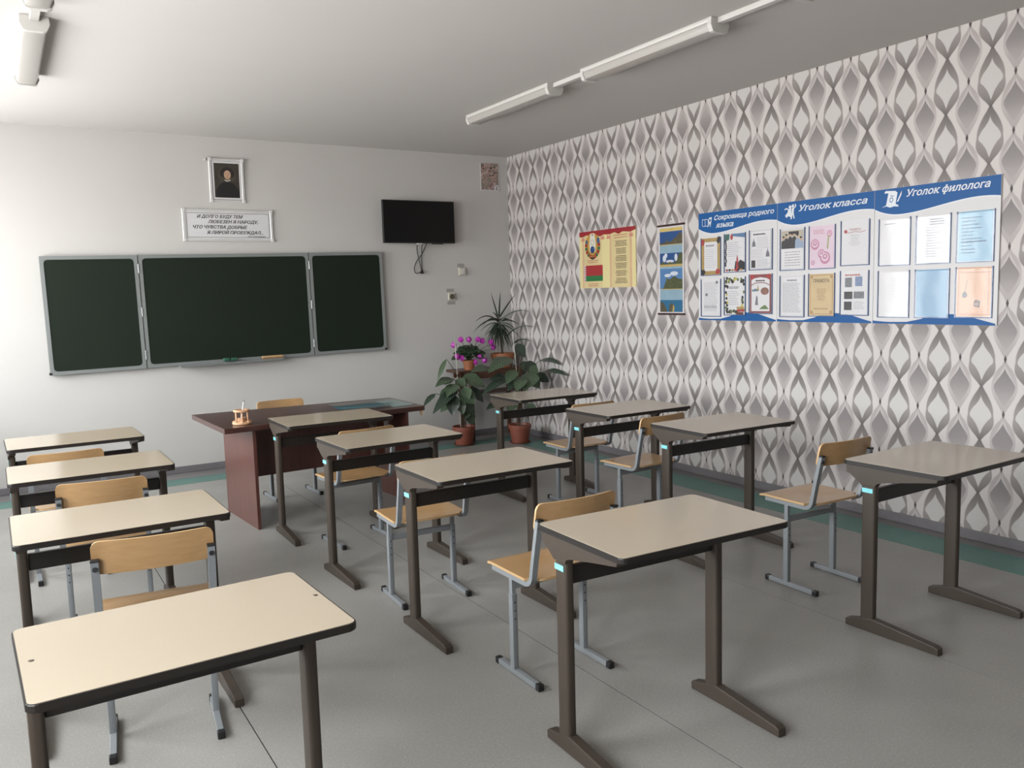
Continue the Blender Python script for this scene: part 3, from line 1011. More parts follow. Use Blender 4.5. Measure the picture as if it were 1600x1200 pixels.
for (ya, yb, lb), pk, low in zip(STANDS, POCK, POCK_LOW):
    w_ = ya - yb
    st = empty('information_stand', (-.0015, ya, Z0), 0, lb, 'notice board', 'information stands on the wallpaper')
    MB().box(-.010, 0, -w_, 0, 0, Z1 - Z0, bevel=.001).build('board', m_standw, st)
    pr = Print((-.0102, 0, 0), WU, WV, WN)
    wv = wave(w_)
    p2 = Print((-.0102, 0, 0), WU, WV, WN)
    p2.poly(m_txtw, [(0.001, wv[0][1] - .008)] + [(u, v - .008) for u, v in wv[1:-1]] + [(w_ - .001, wv[-1][1] - .008), (w_ - .001, Z1 - Z0 - .05), (.001, Z1 - Z0 - .05)], 0)
    p2.build('white_wave_rim', st)
    pr.poly(m_blue, [(0.001, wv[0][1])] + wv[1:-1] + [(w_ - .001, wv[-1][1]), (w_ - .001, Z1 - Z0 - .001), (.001, Z1 - Z0 - .001)], 1)
    # blue wave along the foot
    foot = [(.001, .001)] + [(w_ * u, v) for u, v in ((.99, .001), (.99, .012), (.9, .03), (.8, .052), (.7, .064), (.6, .068), (.5, .058), (.42, .034), (.3, .014), (.15, .012), (.05, .016))] + [(.001, .02)]
    pr.build('blue_header', st)
    pr = Print((-.0102, 0, 0), WU, WV, WN)
    pr.poly(m_blue, foot, 1)
    pr.build('blue_foot_wave', st)
    ps = Print((-.0118, 0, 0), WU, WV, WN)
    if lb.endswith('leftmost of three'):
        ps.text(m_txtw, 'Сокровища родного', .178, .785, .798, .036, .28, .018, 0)
        ps.text(m_txtw, 'языка', .195, .385, .737, .040, .28, .018, 0)
        u, v = .045, .757
        for s in (0, 1):
            ps.line(m_txtw, [(u + s * .032, v + .056), (u + s * .032, v + .004), (u + .032 + s * .032, v), (u + .032 + s * .032, v + .052), (u + s * .032, v + .056)], .004, 0)
        ps.text(m_txtw, 'Я', .10, .152, .752, .07, .3, .02, 0)
    elif 'class' in lb:
        ps.text(m_txtw, 'Уголок класса', .192, .750, .790, .042, .28, .018, 0)
        u, v = .07, .738
        ps.disc(m_txtw, u + .045, v + .088, .012, .013, 0)
        ps.disc(m_txtw, u + .07, v + .094, .011, .012, 0)
        ps.poly(m_txtw, [(u + .03, v + .074), (u + .055, v + .078), (u + .058, v + .045), (u + .066, v + .02), (u + .052, v + .016), (u + .03, v + .026), (u + .014, v + .014), (u + .0, v + .03), (u + .022, v + .05)], 0)
        ps.poly(m_txtw, [(u + .062, v + .08), (u + .082, v + .08), (u + .078, v + .045), (u + .088, v + .004), (u + .078, v + .004), (u + .07, v + .035), (u + .06, v + .002), (u + .05, v + .002), (u + .06, v + .045)], 1)
        ps.line(m_txtw, [(u + .08, v + .078), (u + .098, v + .092), (u + .088, v + .106)], .008, 0)
        ps.line(m_txtw, [(u + .032, v + .07), (u + .012, v + .082), (u - .004, v + .072)], .008, 0)
    else:
        ps.text(m_txtw, 'Уголок филолога', .224, .752, .802, .042, .28, .018, 0)
        u, v = .062, .744
        ps.poly(m_txtw, [(u + .02, v + .012), (u + .036, v + .092), (u + .006, v + .094), (u + .016, v + .108), (u + .085, v + .102), (u + .1, v + .09), (u + .088, v + .02), (u + .105, v + .012), (u + .05, v + .0)], 0)
        ps.line(m_blue, [(u + .05, v + .075), (u + .075, v + .07)], .004, 1)
        ps.disc(m_blue, u + .058, v + .048, .013, .016, 1)
        ps.disc(m_txtw, u + .058, v + .048, .009, .011, 2)
        ps.poly(m_txtw, [(u + .095, v + .03), (u + .13, v + .1), (u + .128, v + .075), (u + .115, v + .05), (u + .108, v + .035)], 1)
        ps.poly(m_txtw, [(u - .01, v + .004), (u + .03, v + .012), (u + .11, v + .002), (u + .105, v + .014), (u + .04, v + .024)], 1)
    ps.build('lettering', st)
    for (a, c, zb), zl in zip(pk, low):
        for z in (zb, zl):
            pw, ph, t = a - c, .303, .0055
            U0 = ya - a
            f = MB()
            f.box(-.0165, -.0102, -U0 - t, -U0, z - Z0, z - Z0 + ph).box(-.0165, -.0102, -U0 - pw, -U0 - pw + t, z - Z0, z - Z0 + ph).box(-.0165, -.0102, -U0 - pw + t, -U0 - t, z - Z0, z - Z0 + t)
            pf = f.build('pocket', m_navy, st)
            MB().box(-.0168, -.0164, -U0 - pw + .001, -U0 - .001, z - Z0 + .001, z - Z0 + ph - .012).build('clear_front', m_film, pf)

m_doc = mat('white_paper', (240, 237, 238), .5)
def document(col, row, label, du=0.0, dv=0.0, base=None, w=.205, h=.292):
    i, j = divmod(col, 3)
    a, c, zb = POCK[i][j]
    z = (zb if row == 0 else POCK_LOW[i][j]) + .0075 + dv
    o = MB().box(-.0135, -.0128, -w, 0, 0, h).build('document', base or m_doc)
    o.location = (-.0015, a - (a - c - w) / 2 - du, z)
    tag(o, label, 'document', 'documents in the stand pockets')
    pr = Print((-.0136, 0, 0), WU, WV, WN, .0004)
    return o, pr, w, h
gold2, red2 = mat('gold_border', (186, 156, 92), .5, vary=.15, vscale=30), mat('rose_red', (180, 62, 60), .5, vary=.2, vscale=40)
dk = mat('dark_border', (44, 40, 44), .5, vary=.3, vscale=50)
# 0
o, pr, w_, h_ = document(0, 0, 'certificate with gold frame and red corner roses, leftmost of upper row')
pr.frame(gold2, .0, w_, .0, h_, .03, 0)
for u, v, m_ in ((.02, h_ - .03, red2), (w_ - .025, .03, red2), (w_ - .02, h_ - .02, dk), (.02, .025, dk)):
    for k in range(4):
        pr.disc(m_, u + random.uniform(-.01, .01), v + random.uniform(-.012, .012), .017, .019, 1 + k, 9)
pr.lines(m_gtext, .05, .16, .235, .228, 2, .006, .2, 1); pr.lines(m_ltext, .045, .165, .20, .06, 9, .003, .3, 1)
pr.build('print', o)
# 1
o, pr, w_, h_ = document(1, 0, 'document with blue top edge, dark left border and red spire at bottom')
pr.poly(mat('sky_header', (88, 128, 170), .5), [(.06, h_), (w_, h_), (w_, h_ - .035), (.09, h_ - .02)], 0)
pr.poly(mat('teal_leaf', (58, 106, 96), .5), [(0, h_), (.05, h_), (.045, h_ - .045), (0, h_ - .055)], 0)
pr.disc(red2, .07, h_ - .025, .014, .022, 1)
for k in range(12):
    pr.disc(dk, .006 + random.uniform(0, .008), .05 + k * .017, .009, .011, 0, 8)
pr.poly(dk, [(.1, .02), (.11, .08), (.14, .07), (.16, .09), (w_, .07), (w_, .01)], 1)
pr.poly(red2, [(.115, .0), (.122, .1), (.13, .13), (.138, .1), (.145, .0)], 2)
for k in range(6):
    pr.disc((red2, dk, gold2)[k % 3], .02 + k * .03, .012, .014, .009, 3, 8)
pr.lines(m_ltext, .03, .17, .225, .12, 8, .004, .3, 1)
pr.build('print', o)
# 2
o, pr, w_, h_ = document(2, 0, 'white text sheet with small church sketches and dark photo bottom left')
pr.frame(m_gtext, .004, w_ - .004, .004, h_ - .004, .002, 0)
pr.lines(m_ink, .03, .15, h_ - .03, h_ - .033, 2, .006, .1, 1)
for u, v in ((.035, .20), (.17, .12)):
    pr.poly(m_gtext, [(u - .018, v - .03), (u - .014, v), (u - .004, v + .015), (u, v + .04), (u + .005, v + .015), (u + .016, v), (u + .02, v - .03)], 1)
pr.rect(mat('dark_photo', (62, 60, 58), .5, vary=.3, vscale=60), .012, .052, .012, .068, 1)
pr.lines(m_ltext, .065, .19, .235, .16, 7, .003, .2, 1); pr.lines(m_ltext, .015, .14, .145, .085, 6, .003, .2, 1); pr.lines(m_ltext, .065, .19, .07, .02, 6, .003, .2, 1)
pr.build('print', o)
# 3
o, pr, w_, h_ = document(3, 0, 'sheet with a dark group photograph above a few text lines')
pr.rect(mat('photo_wall', (196, 186, 168), .5), .006, w_ - .006, .15, h_ - .012, 0)
for k, (u, hh) in enumerate(((.025, .06), (.05, .075), (.085, .085), (.12, .085), (.15, .07), (.18, .05))):
    cm = (dk, dk, dk, dk, mat('pale_shirt', (160, 178, 204), .5), mat('pale_shirt', (160, 178, 204), .5))[k]
    pr.poly(cm, [(u - .022, .151), (u - .02, .151 + hh * .8), (u - .008, .151 + hh), (u + .008, .151 + hh), (u + .02, .151 + hh * .8), (u + .022, .151)], 1 + k % 3)
    pr.disc(skin, u, .155 + hh + .012, .009, .012, 4, 10)
    pr.disc(hair, u, .155 + hh + .021, .01, .007, 5, 10)
pr.rect(dk, .07, .16, h_ - .045, h_ - .02, 1)
pr.lines(m_gtext, .025, .185, .125, .03, 6, .004, .2, 1, True)
pr.frame(m_ltext, .003, w_ - .003, .003, h_ - .003, .002, 0)
pr.build('print', o)
# 4
pinkp = mat('pink_card', (238, 212, 226), .5, vary=.05, vscale=8)
o, pr, w_, h_ = document(4, 0, 'pink greeting card with roses and hearts', base=pinkp)
rs, rs2 = mat('rose_pink', (210, 140, 168), .5, vary=.15, vscale=30), mat('rose_pale', (228, 206, 216), .5)
for u, v, r in ((.045, .165, .036), (.165, .235, .022), (.13, .07, .042), (.03, .04, .016), (.1, .1, .03)):
    pr.disc(rs, u, v, r, r * 1.05, 0, 14)
    pr.disc(pinkp, u, v + r * .1, r * .74, r * .7, 1, 14)
    pr.disc(rs, u, v + r * .2, r * .5, r * .45, 2, 12)
    pr.disc(rs2, u, v + r * .25, r * .25, r * .22, 3, 10)
pr.line(mat('rose_stem', (168, 178, 120), .5), [(.15, .13), (.155, .2), (.162, .235)], .012, 0)
pr.lines(m_rtext, .03, .13, .262, .24, 3, .003, .2, 0)
pr.build('print', o)
# 5
o, pr, w_, h_ = document(5, 0, 'white certificate headed in red, rightmost upper sheet of middle stand')
pr.text(m_rtext, 'ГРАМОТА', .06, .15, .225, .016, 0, 0, 1)
pr.disc(red2, .03, .222, .013, .012, 1); pr.line(red2, [(.03, .214), (.06, .212), (.1, .218), (.15, .212), (.185, .222)], .003, 1)
pr.lines(m_ltext, .055, .15, .195, .13, 6, .003, .4, 1, True)
pr.build('print', o)
# 6, 7, 8
o, pr, w_, h_ = document(6, 0, 'almost blank white sheet, upper left of right stand')
pr.lines(m_ltext, .03, .13, .262, .258, 2, .004, .2, 1); pr.lines(m_ltext, .13, .19, .235, .11, 7, .002, .3, 1)
pr.build('print', o)
o, pr, w_, h_ = document(7, 0, 'white sheet with a long list of text lines, upper centre of right stand')
pr.lines(m_gtext, .08, .175, .265, .235, 3, .006, .2, 1); pr.lines(m_ltext, .06, .175, .215, .04, 12, .004, .45, 1)
pr.build('print', o)
bluep = mat('light_blue_paper', (132, 182, 208), .5)
o, pr, w_, h_ = document(8, 0, 'light blue sheet with dark text lines, upper right of right stand', base=bluep)
pr.lines(mat('blue_print', (60, 92, 120), .6), .02, .14, .255, .05, 11, .006, .45, 1)
pr.rect(mat('blue_print', (60, 92, 120), .6), .02, .17, .112, .118, 1)
pr.build('print', o)
# lower row
o, pr, w_, h_ = document(0, 1, 'white text sheet with tiny sketches, lower left of left stand')
pr.lines(m_ltext, .03, .19, .265, .04, 22, .003, .2, 1)
for u, v in ((.17, .268), (.055, .17)):
    pr.disc(m_gtext, u, v, .014, .012, 2, 10)
for k in range(8):
    u = .03 + k * .018
    pr.line(m_gtext, [(u, .06), (u + .003, .085), (u + .007, .06)], .003, 2)
pr.build('print', o)
o, pr, w_, h_ = document(1, 1, 'sheet with black and yellow floral border and brown books at bottom')
yl = mat('yellow_flowers', (204, 196, 96), .5, vary=.2, vscale=40)
for k in range(64):
    e = k % 4
    u = random.uniform(0.01, w_ - .01) if e < 2 else (random.uniform(.006, .03) if e == 2 else random.uniform(w_ - .03, w_ - .006))
    v = (random.uniform(h_ - .04, h_ - .008) if e == 0 else random.uniform(.008, .03)) if e < 2 else random.uniform(.02, h_ - .02)
    pr.disc((dk, yl, dk, mat('sage_leaf', (112, 128, 84), .5))[random.randrange(4)], u, v, .012, .013, k % 6, 7)
for k, (u, v) in enumerate(((.12, .0), (.13, .022), (.125, .042))):
    pr.rect((mat('book_brown', (112, 62, 44), .5), red2, gold2)[k], u, u + .075, v, v + .019, 7)
pr.lines(m_gtext, .045, .15, .215, .205, 2, .006, .1, 1); pr.lines(m_ltext, .04, .15, .18, .08, 8, .004, .3, 1)
pr.build('print', o)
o, pr, w_, h_ = document(2, 1, 'sheet framed in dull red with small pictures and an oval')
rf = mat('dull_red_frame', (146, 74, 76), .5, vary=.12, vscale=20)
pr.frame(rf, .0, w_, .0, h_, .014, 0)
pr.poly(rf, [(0, h_), (w_, h_), (w_, h_ - .05), (w_ * .8, h_ - .03), (w_ * .5, h_ - .022), (w_ * .2, h_ - .03), (0, h_ - .05)], 1)
for u in (.02, w_ - .02):
    pr.disc(red2, u, h_ - .018, .022, .02, 2)
pr.lines(m_ink, .055, .15, h_ - .046, h_ - .05, 2, .006, .05, 2, True)
pr.line(rf, [(.014, .21), (.05, .226), (.1, .23), (.15, .226), (w_ - .014, .21)], .006, 1)
pr.disc(mat('oval_scene', (152, 108, 92), .5, vary=.3, vscale=60), .145, .165, .04, .028, 2)
pr.poly(mat('blue_grey_scene', (110, 140, 150), .5), [(.02, .175), (.05, .185), (.085, .18), (.085, .165), (.02, .163)], 2)
pr.poly(gold2, [(.07, .17), (.078, .22), (.09, .17)], 3)
pr.poly(m_gtext, [(.05, .06), (.06, .12), (.065, .135), (.075, .12), (.08, .06)], 2)
pr.poly(mat('grass_patch', (112, 136, 82), .5), [(.09, .028), (.12, .05), (.15, .062), (.185, .03)], 2)
pr.build('print', o)
o, pr, w_, h_ = document(3, 1, 'white sheet densely covered with grey text, lower left of middle stand')
pr.lines(m_gtext, .06, .15, .262, .258, 2, .005, .1, 1); pr.lines(m_ltext, .02, .185, .24, .03, 22, .004, .15, 1)
pr.frame(m_ltext, .004, w_ - .004, .004, h_ - .004, .002, 0)
pr.build('print', o)
beige = mat('parchment', (222, 194, 146), .5, vary=.06, vscale=6)
o, pr, w_, h_ = document(4, 1, 'yellowish parchment certificate headed in capitals', base=beige)
pr.text(m_dtext, 'ГРАМОТА', .035, .17, .232, .024, 0, .01, 1)
pr.lines(mat('sepia_print', (150, 118, 84), .6), .06, .145, .185, .11, 8, .003, .35, 1, True)
pr.frame(mat('sepia_border', (190, 152, 104), .5), .008, w_ - .008, .008, h_ - .008, .005, 0)
for u in (.02, w_ - .02):
    pr.disc(mat('sepia_border', (190, 152, 104), .5), u, .022, .014, .014, 1); pr.disc(mat('sepia_border', (190, 152, 104), .5), u, h_ - .022, .012, .012, 1)
pr.lines(mat('sepia_print', (150, 118, 84), .6), .04, .16, .05, .045, 2, .003, .1, 1)
pr.build('print', o)
o, pr, w_, h_ = document(5, 1, 'white sheet with five small grey photographs')
gph, gpd = mat('grey_photo', (128, 130, 134), .5, vary=.3, vscale=70), mat('dark_grey_photo', (58, 58, 56), .5, vary=.5, vscale=70)
pr.rect(gph, .03, .085, .185, .25, 1); pr.rect(mat('blue_grey_photo', (140, 156, 190), .5, vary=.2, vscale=50), .11, .165, .19, .255, 1)
pr.rect(gpd, .025, .09, .105, .155, 1); pr.rect(gph, .1, .18, .108, .155, 1); pr.rect(gpd, .025, .085, .03, .088, 1)
pr.lines(m_ltext, .1, .185, .085, .04, 6, .003, .2, 1); pr.lines(m_rtext, .03, .15, .268, .264, 2, .005, .2, 1)
pr.build('print', o)
o, pr, w_, h_ = document(6, 1, 'almost blank white sheet, lower left of right stand')
pr.lines(m_ltext, .1, .185, .25, .06, 12, .002, .5, 1)
pr.build('print', o)
bluep2 = mat('sky_blue_paper', (120, 170, 204), .5)
o, pr, w_, h_ = document(7, 1, 'light blue sheet with faint lines, lower centre of right stand', base=bluep2)
pr.lines(mat('faint_blue_print', (92, 138, 172), .6), .03, .18, .262, .05, 16, .003, .3, 1)
pr.build('print', o)
peach = mat('peach_paper', (232, 184, 152), .5)
o, pr, w_, h_ = document(8, 1, 'peach orange sheet with dotted border and two sketches', base=peach)
brn = mat('brown_border', (176, 112, 84), .5)
for k in range(30):
    v = .012 + k * .0092
    for u in (.012, w_ - .014):
        pr.rect(brn, u - .003, u + .003, v, v + .005, 1)
for k in range(20):
    u = .014 + k * .0095
    for v in (.012, h_ - .03):
        pr.rect(brn, u, u + .005, v - .003, v + .003, 1)
pr.disc(m_gtext, .05, .13, .016, .018, 1); pr.line(m_gtext, [(.05, .145), (.065, .22)], .003, 1)
pr.poly(m_gtext, [(.105, .06), (.11, .095), (.125, .1), (.13, .092), (.145, .095), (.14, .055)], 1)
pr.disc(mat('peach_sketch', (196, 160, 146), .5), .123, .075, .011, .012, 2)
pr.build('print', o)
# ------------------------------------------------------------------ student desks
def make_desk():
    t = empty('student_desk')
    W2, D2, zt = .3585, .2424, .778
    MB().prism(rrect(-W2, W2, -D2, D2, .024, 5), 'z', zt - .0205, zt - .0012, bevel=.003).build('desk_top', m_band, t)
    MB().prism(rrect(-W2 + .004, W2 - .004, -D2 + .004, D2 - .004, .021, 5), 'z', zt - .0012, zt).build('laminate', m_lam, t)
    for s, xc in ((-1, -.3275), (1, .3465)):
        MB().prism(rrect(xc - .0178, xc + .0178, .083, .150, .012, 4), 'z', .032, .684).build('leg', m_brown, t, smooth=True, angle=50)
        MB().prism([(.222, .002), (.223, .030), (.215, .036), (.150, .052), (.083, .066), (-.205, .038), (-.222, .030), (-.224, .002)], 'x', xc - .019, xc + .019, bevel=.004).build('foot', m_brown, t)
        MB().prism([(.228, .7572), (.228, .722), (.205, .713), (.172, .694), (.152, .672), (.083, .672), (.078, .690), (.05, .700), (-.198, .739), (-.207, .7572)], 'x', xc - .0205, xc + .014, bevel=.003).build('bracket', m_brown, t)
    MB().box(-.309, .328, .104, .128, .590, .653, bevel=.003).build('crossbar', m_band, t)
    MB().box(-.3476, -.3462, .094, .146, .642, .662).build('sticker', m_cyan, t)['label'] = 'bright cyan sticker on the leg'
    return t
deskA = make_desk()
for u in (-.331, .338):
    MB().lathe([(0, .0012), (.006, .001), (.0065, 0)], (u, .002, .778), 12).build('screw', m_screw, deskA)
DESKS = [
 ('L1', -4.627, -5.9778, .0374, 'cream student desk with two small screws, nearest the camera, bottom left foreground'),
 ('L2', -4.6233, -4.6683, .0071, 'cream student desk in left column, directly in front of the foreground desk'),
 ('L3', -4.6235, -3.5173, .0049, 'cream student desk in left column, second from the blackboard wall'),
 ('L4', -4.6194, -2.4688, .021, 'cream student desk in left column, farthest away, nearest the blackboard wall'),
 ('C4', -3.1055, -2.7147, -.0092, 'cream student desk of middle column pushed against the teacher\'s desk'),
 ('C3', -3.0958, -3.6814, .0361, 'cream student desk of middle column, second from the teacher\'s desk'),
 ('C2', -3.0544, -4.7037, .0091, 'cream student desk of middle column, third from the teacher\'s desk'),
 ('C1', -3.0736, -5.9798, -.0242, 'large cream student desk in middle column nearest the camera, both legs in full view'),
 ('R4', -1.3504, -2.6532, -.0175, 'cream student desk of right column, farthest, just before the potted plants'),
 ('R3', -1.3536, -3.6989, .0161, 'cream student desk of right column, second from the potted plants'),
 ('R2', -1.3494, -4.5679, -.0119, 'cream student desk with screws, right column, third from the potted plants'),
 ('R1', -1.3619, -5.9129, .0267, 'cream student desk of right column nearest the camera, cut by right edge'),
]
index_children()
GD = 'student desks in three columns'
plain = [c for c in ALL_CH[deskA.name] if not c.name.startswith('screw')]
for k, x, y, r, lb in DESKS:
    if k == 'L1':
        o = deskA
    else:
        o = deskA.copy()
        COL.objects.link(o)
        for c in (ALL_CH[deskA.name] if k == 'R2' else plain):
            d = c.copy()
            COL.objects.link(d)
            d.parent = o
    o.location = (x, y, 0)
    o.rotation_euler = (0, 0, r)
    tag(o, lb, 'desk', GD)

# ------------------------------------------------------------------ school chairs
HS0 = .402
def frame_path(x):
    p = [(.164, .0135), (.05, .0135), (-.085, .0135), (-.104, .0155), (-.119, .0215), (-.130, .032), (-.1375, .048), (-.150, .11), (-.1905, .291)]
    return [(x, y, HS0 + z) for y, z in p]
def fy(z):                      # y of the upright's centre line at height z above the seat frame
    return -.1375 - (z - .048) / (.291 - .048) * .053
def sheet(rows, cols, fn, th):
    """solid curved sheet: fn(i, j) -> (point, normal)"""
    m = MB()
    A = [[m.bm.verts.new(fn(i, j)[0]) for j in range(cols)] for i in range(rows)]
    B = [[m.bm.verts.new(Vector(fn(i, j)[0]) - Vector(fn(i, j)[1]) * th) for j in range(cols)] for i in range(rows)]
    for i in range(rows - 1):
        for j in range(cols - 1):
            m.bm.faces.new((A[i][j], A[i][j + 1], A[i + 1][j + 1], A[i + 1][j]))
            m.bm.faces.new((B[i][j], B[i + 1][j], B[i + 1][j + 1], B[i][j + 1]))
    edge = []
    for i in range(rows - 1):
        for j in (0, cols - 1):
            f = m.bm.faces.new((A[i][j], A[i + 1][j], B[i + 1][j], B[i][j])); f.material_index = 1
    for j in range(cols - 1):
        for i in (0, rows - 1):
            f = m.bm.faces.new((A[i][j], A[i][j + 1], B[i][j + 1], B[i][j])); f.material_index = 1
    return m
def make_chair():
    t = empty('school_chair')
    # seat
    ysr = [-.150, -.147, -.138, -.122, -.112, -.095, -.06, -.02, .03, .08, .12, .155, .178, .196, .208, .215, .218]
    def hw(y):
        w_ = .198
        if y < -.102:
            w_ = .160
            d = max(0, -.120 - y)
            w_ -= .03 - math.sqrt(max(0, .03 ** 2 - min(.03, d) ** 2))
        elif y > .19:
            d = y - .19
            w_ -= .028 - math.sqrt(max(0, .028 ** 2 - min(.028, d) ** 2))
        return w_
    def sf(i, j):
        y = ysr[i]
        x = hw(y) * (j / 6 - 1) if j <= 12 else 0
        z = HS0 + .037 - .009 * math.exp(-((x / .12) ** 2 + ((y - .01) / .10) ** 2))
        if y > .16:
            z -= ((y - .16) / .058) ** 2 * .012
        if y < -.09:
            z += ((-.09 - y) / .06) ** 2 * .004
        return (x, y, z), (0, 0, 1)
    sheet(len(ysr), 13, sf, .011).build('seat', [m_ply, m_plye], t, smooth=True, angle=40)
    # backrest
    zb = [.236, .239, .247, .262, .29, .315, .332, .346, .352, .355]
    def bf(i, j):
        z = zb[i]
        d = max(0, .262 - z, z - .329) if z < .262 or z > .329 else 0
        w_ = .193 - (.026 - math.sqrt(max(0, .026 ** 2 - min(.026, d) ** 2)))
        x = w_ * (j / 7 - 1)
        y = fy(z) + .0105 + .0115 - .021 * (1 - min(1, (x / .168) ** 2)) * (1 if abs(x) < .168 else 0)
        return (x, y, HS0 + z), (0, 1, 0)
    sheet(len(zb), 15, bf, .011).build('backrest', [m_ply, m_plye], t, smooth=True, angle=40)
    for s in (-1, 1):
        x = s * .183
        prof = [(-.010, -.0125), (.010, -.0125), (.010, .0125), (-.010, .0125)]
        MB().sweep(frame_path(x), prof, ups=(1, 0, 0)).build('seat_frame', m_grey, t, smooth=True, angle=30)
        zt_ = HS0 + .291
        c = MB().box(x - .0135, x + .0135, -.203, -.180, zt_ - .004, zt_ + .004, bevel=.002)
        c.build('top_cap', m_black, t)
        MB().tube([(x, fy(.262) - .009, HS0 + .262), (x, fy(.262) - .017, HS0 + .263)], .0085, 10).build('bolt', m_black, t)
        MB().box(s * .178 - .009, s * .178 + .009, .018, .041, .22, HS0 + .004).build('leg_insert', m_grey, t)
        lg = MB().prism(rrect(s * .178 - .0125, s * .178 + .0125, .014, .045, .003, 2), 'z', .024, .345).build('leg', m_grey, t, smooth=True, angle=40)
        for k in range(3):
            MB().tube([(s * .178, .0150, .24 + .035 * k), (s * .178, .0128, .24 + .035 * k)], .0035, 8).build('hole', m_black, lg)
        xr = s * .177
        rl = MB().box(xr - .0115, xr + .0115, -.150, .150, .003, .026, bevel=.002).build('foot_rail', m_grey, t)
        for e in (-1, 1):
            a, c2 = sorted((e * .142, e * .169))
            MB().box(xr - .0135, xr + .0135, a, c2, 0, .0285, bevel=.004).build('end_cap', m_black, rl)
    MB().box(-.168, .168, .020, .040, HS0 - .045, HS0 - .015, bevel=.003).build('crossbar', m_grey, t)
    return t
chair0 = make_chair()
CHAIRS = [
 ('C2', -3.065, -5.283, .003, .410, 0, 'plywood chair beside the near middle desk, its backrest touching that desk\'s far edge'),
 ('R2', -1.352, -5.237, -.025, .434, .045, 'plywood chair by the wallpaper, standing free before the nearest right desk'),
 ('C3', -3.137, -4.185, -.056, .408, .05, 'plywood chair seen under the third middle desk, low crossbar visible'),
 ('R3', -1.402, -3.906, .063, .416, 0, 'plywood chair of right column between second and third desks'),
 ('R4', -1.28, -3.03, -.012, .400, 0, 'plywood chair of right column nearest the potted plants'),
 ('L2', -4.546, -4.909, -.116, .437, .03, 'plywood chair right behind the foreground desk, large curved backrest toward camera'),
 ('L3', -4.586, -3.659, -.10, .406, 0, 'plywood chair of left column with backrest above the second desk top'),
 ('L4', -4.689, -2.636, .002, .398, 0, 'plywood chair of left column farthest away, only its backrest top showing'),
 ('C4', -3.054, -3.012, .079, .399, 0, 'plywood chair before the teacher\'s desk, mostly hidden beneath a middle desk'),
 ('T', -3.032, -1.512, PI + .055, .399, 0, 'plywood chair behind the mahogany teacher\'s desk, facing the class'),
]
index_children()
kids = ALL_CH[chair0.name]
for k, x, y, r, hs, drop, lb in CHAIRS:
    first = k == 'C2'
    o = chair0 if first else chair0.copy()
    if not first:
        COL.objects.link(o)
    o.location = (x, y, 0)
    o.rotation_euler = (0, 0, r)
    tag(o, lb, 'chair', 'school chairs')
    for c in kids:
        d = c if first else c.copy()
        if not first:
            COL.objects.link(d)
            d.parent = o
            for g in ALL_CH.get(c.name, []):
                e = g.copy()
                COL.objects.link(e)
                e.parent = d
        st_ = c.name.split('.')[0]
        d.location = (0, 0, 0)
        if st_ in ('seat', 'backrest', 'seat_frame', 'bolt', 'top_cap', 'leg_insert', 'crossbar'):
            d.location.z = hs - HS0 - (drop if st_ == 'crossbar' else 0)

# ------------------------------------------------------------------ teacher's desk
TZ1 = .73
td = empty('teacher_desk', (0, 0, 0), 0, 'dark mahogany teacher\'s desk with tapering top and wide side panels', 'desk')
td.location = (-2.97, -2.0, 0)
def tl(p):
    return (p[0] + 2.97, p[1] + 2.0)
MB().prism([tl(p) for p in ((-3.739, -2.455), (-2.216, -2.314), (-2.211, -1.65), (-3.772, -1.55))], 'z', TZ1 - .036, TZ1, bevel=.002).build('desktop', m_mahtop, td)
a = math.atan2(.046, .675)
def slab(name, p, q, th, z0, z1, m):
    p, q = Vector(tl(p)), Vector(tl(q))
    n = Vector((-(q - p).y, (q - p).x)).normalized() * th
    MB().prism([tuple(p), tuple(q), tuple(q + n), tuple(p + n)], 'z', z0, z1, bevel=.0015).build(name, m, td)
slab('side_panel', (-3.542, -2.388), (-3.588, -1.713), -.022, 0, TZ1 - .0365, m_mahog)
slab('side_panel', (-2.375, -2.312), (-2.416, -1.70), -.022, 0, TZ1 - .0365, m_mahog)
slab('modesty_panel', (-3.538, -2.06), (-2.42, -1.985), .018, .30, TZ1 - .0365, m_mahog)
MB().prism([(-.012, 0), (.012, 0), (.006, -.04), (-.002, -.03)], 'y', -.3, -.285).build('loose_chip', m_plye, td)
lc = [o for o in bpy.data.objects if o.name == 'loose_chip'][0]
lc.location = (.73, -.005, TZ1 - .036)
# glass pad with a teal paper and a painted wall reflection beneath
gp = tag(MB().prism([(-2.80, -2.235), (-2.235, -2.235), (-2.235, -1.765), (-2.80, -1.775)], 'z', TZ1 + .0042, TZ1 + .0092).build('glass_sheet', m_glass), 'clear glass sheet over papers on the right end of teacher\'s desk', 'glass sheet')
tag(MB().prism([(-2.79, -2.08), (-2.43, -2.10), (-2.43, -1.90), (-2.80, -1.92)], 'z', TZ1 + .0005, TZ1 + .0015).build('under_glass_sheet', mat('teal_paper', (30, 128, 150), .4)), 'teal blue paper lying under the glass sheet', 'paper')
tag(MB().prism([(-2.42, -2.21), (-2.26, -2.21), (-2.25, -1.80), (-2.42, -1.83)], 'z', TZ1 + .0005, TZ1 + .0015).build('under_glass_sheet', mat('pale_aqua_reflection', (178, 200, 200), .4)), 'painted wall reflection under the glass sheet, pale aqua, beside the teal paper', 'paper')  # pale patch paints the white wall's reflection in the glass
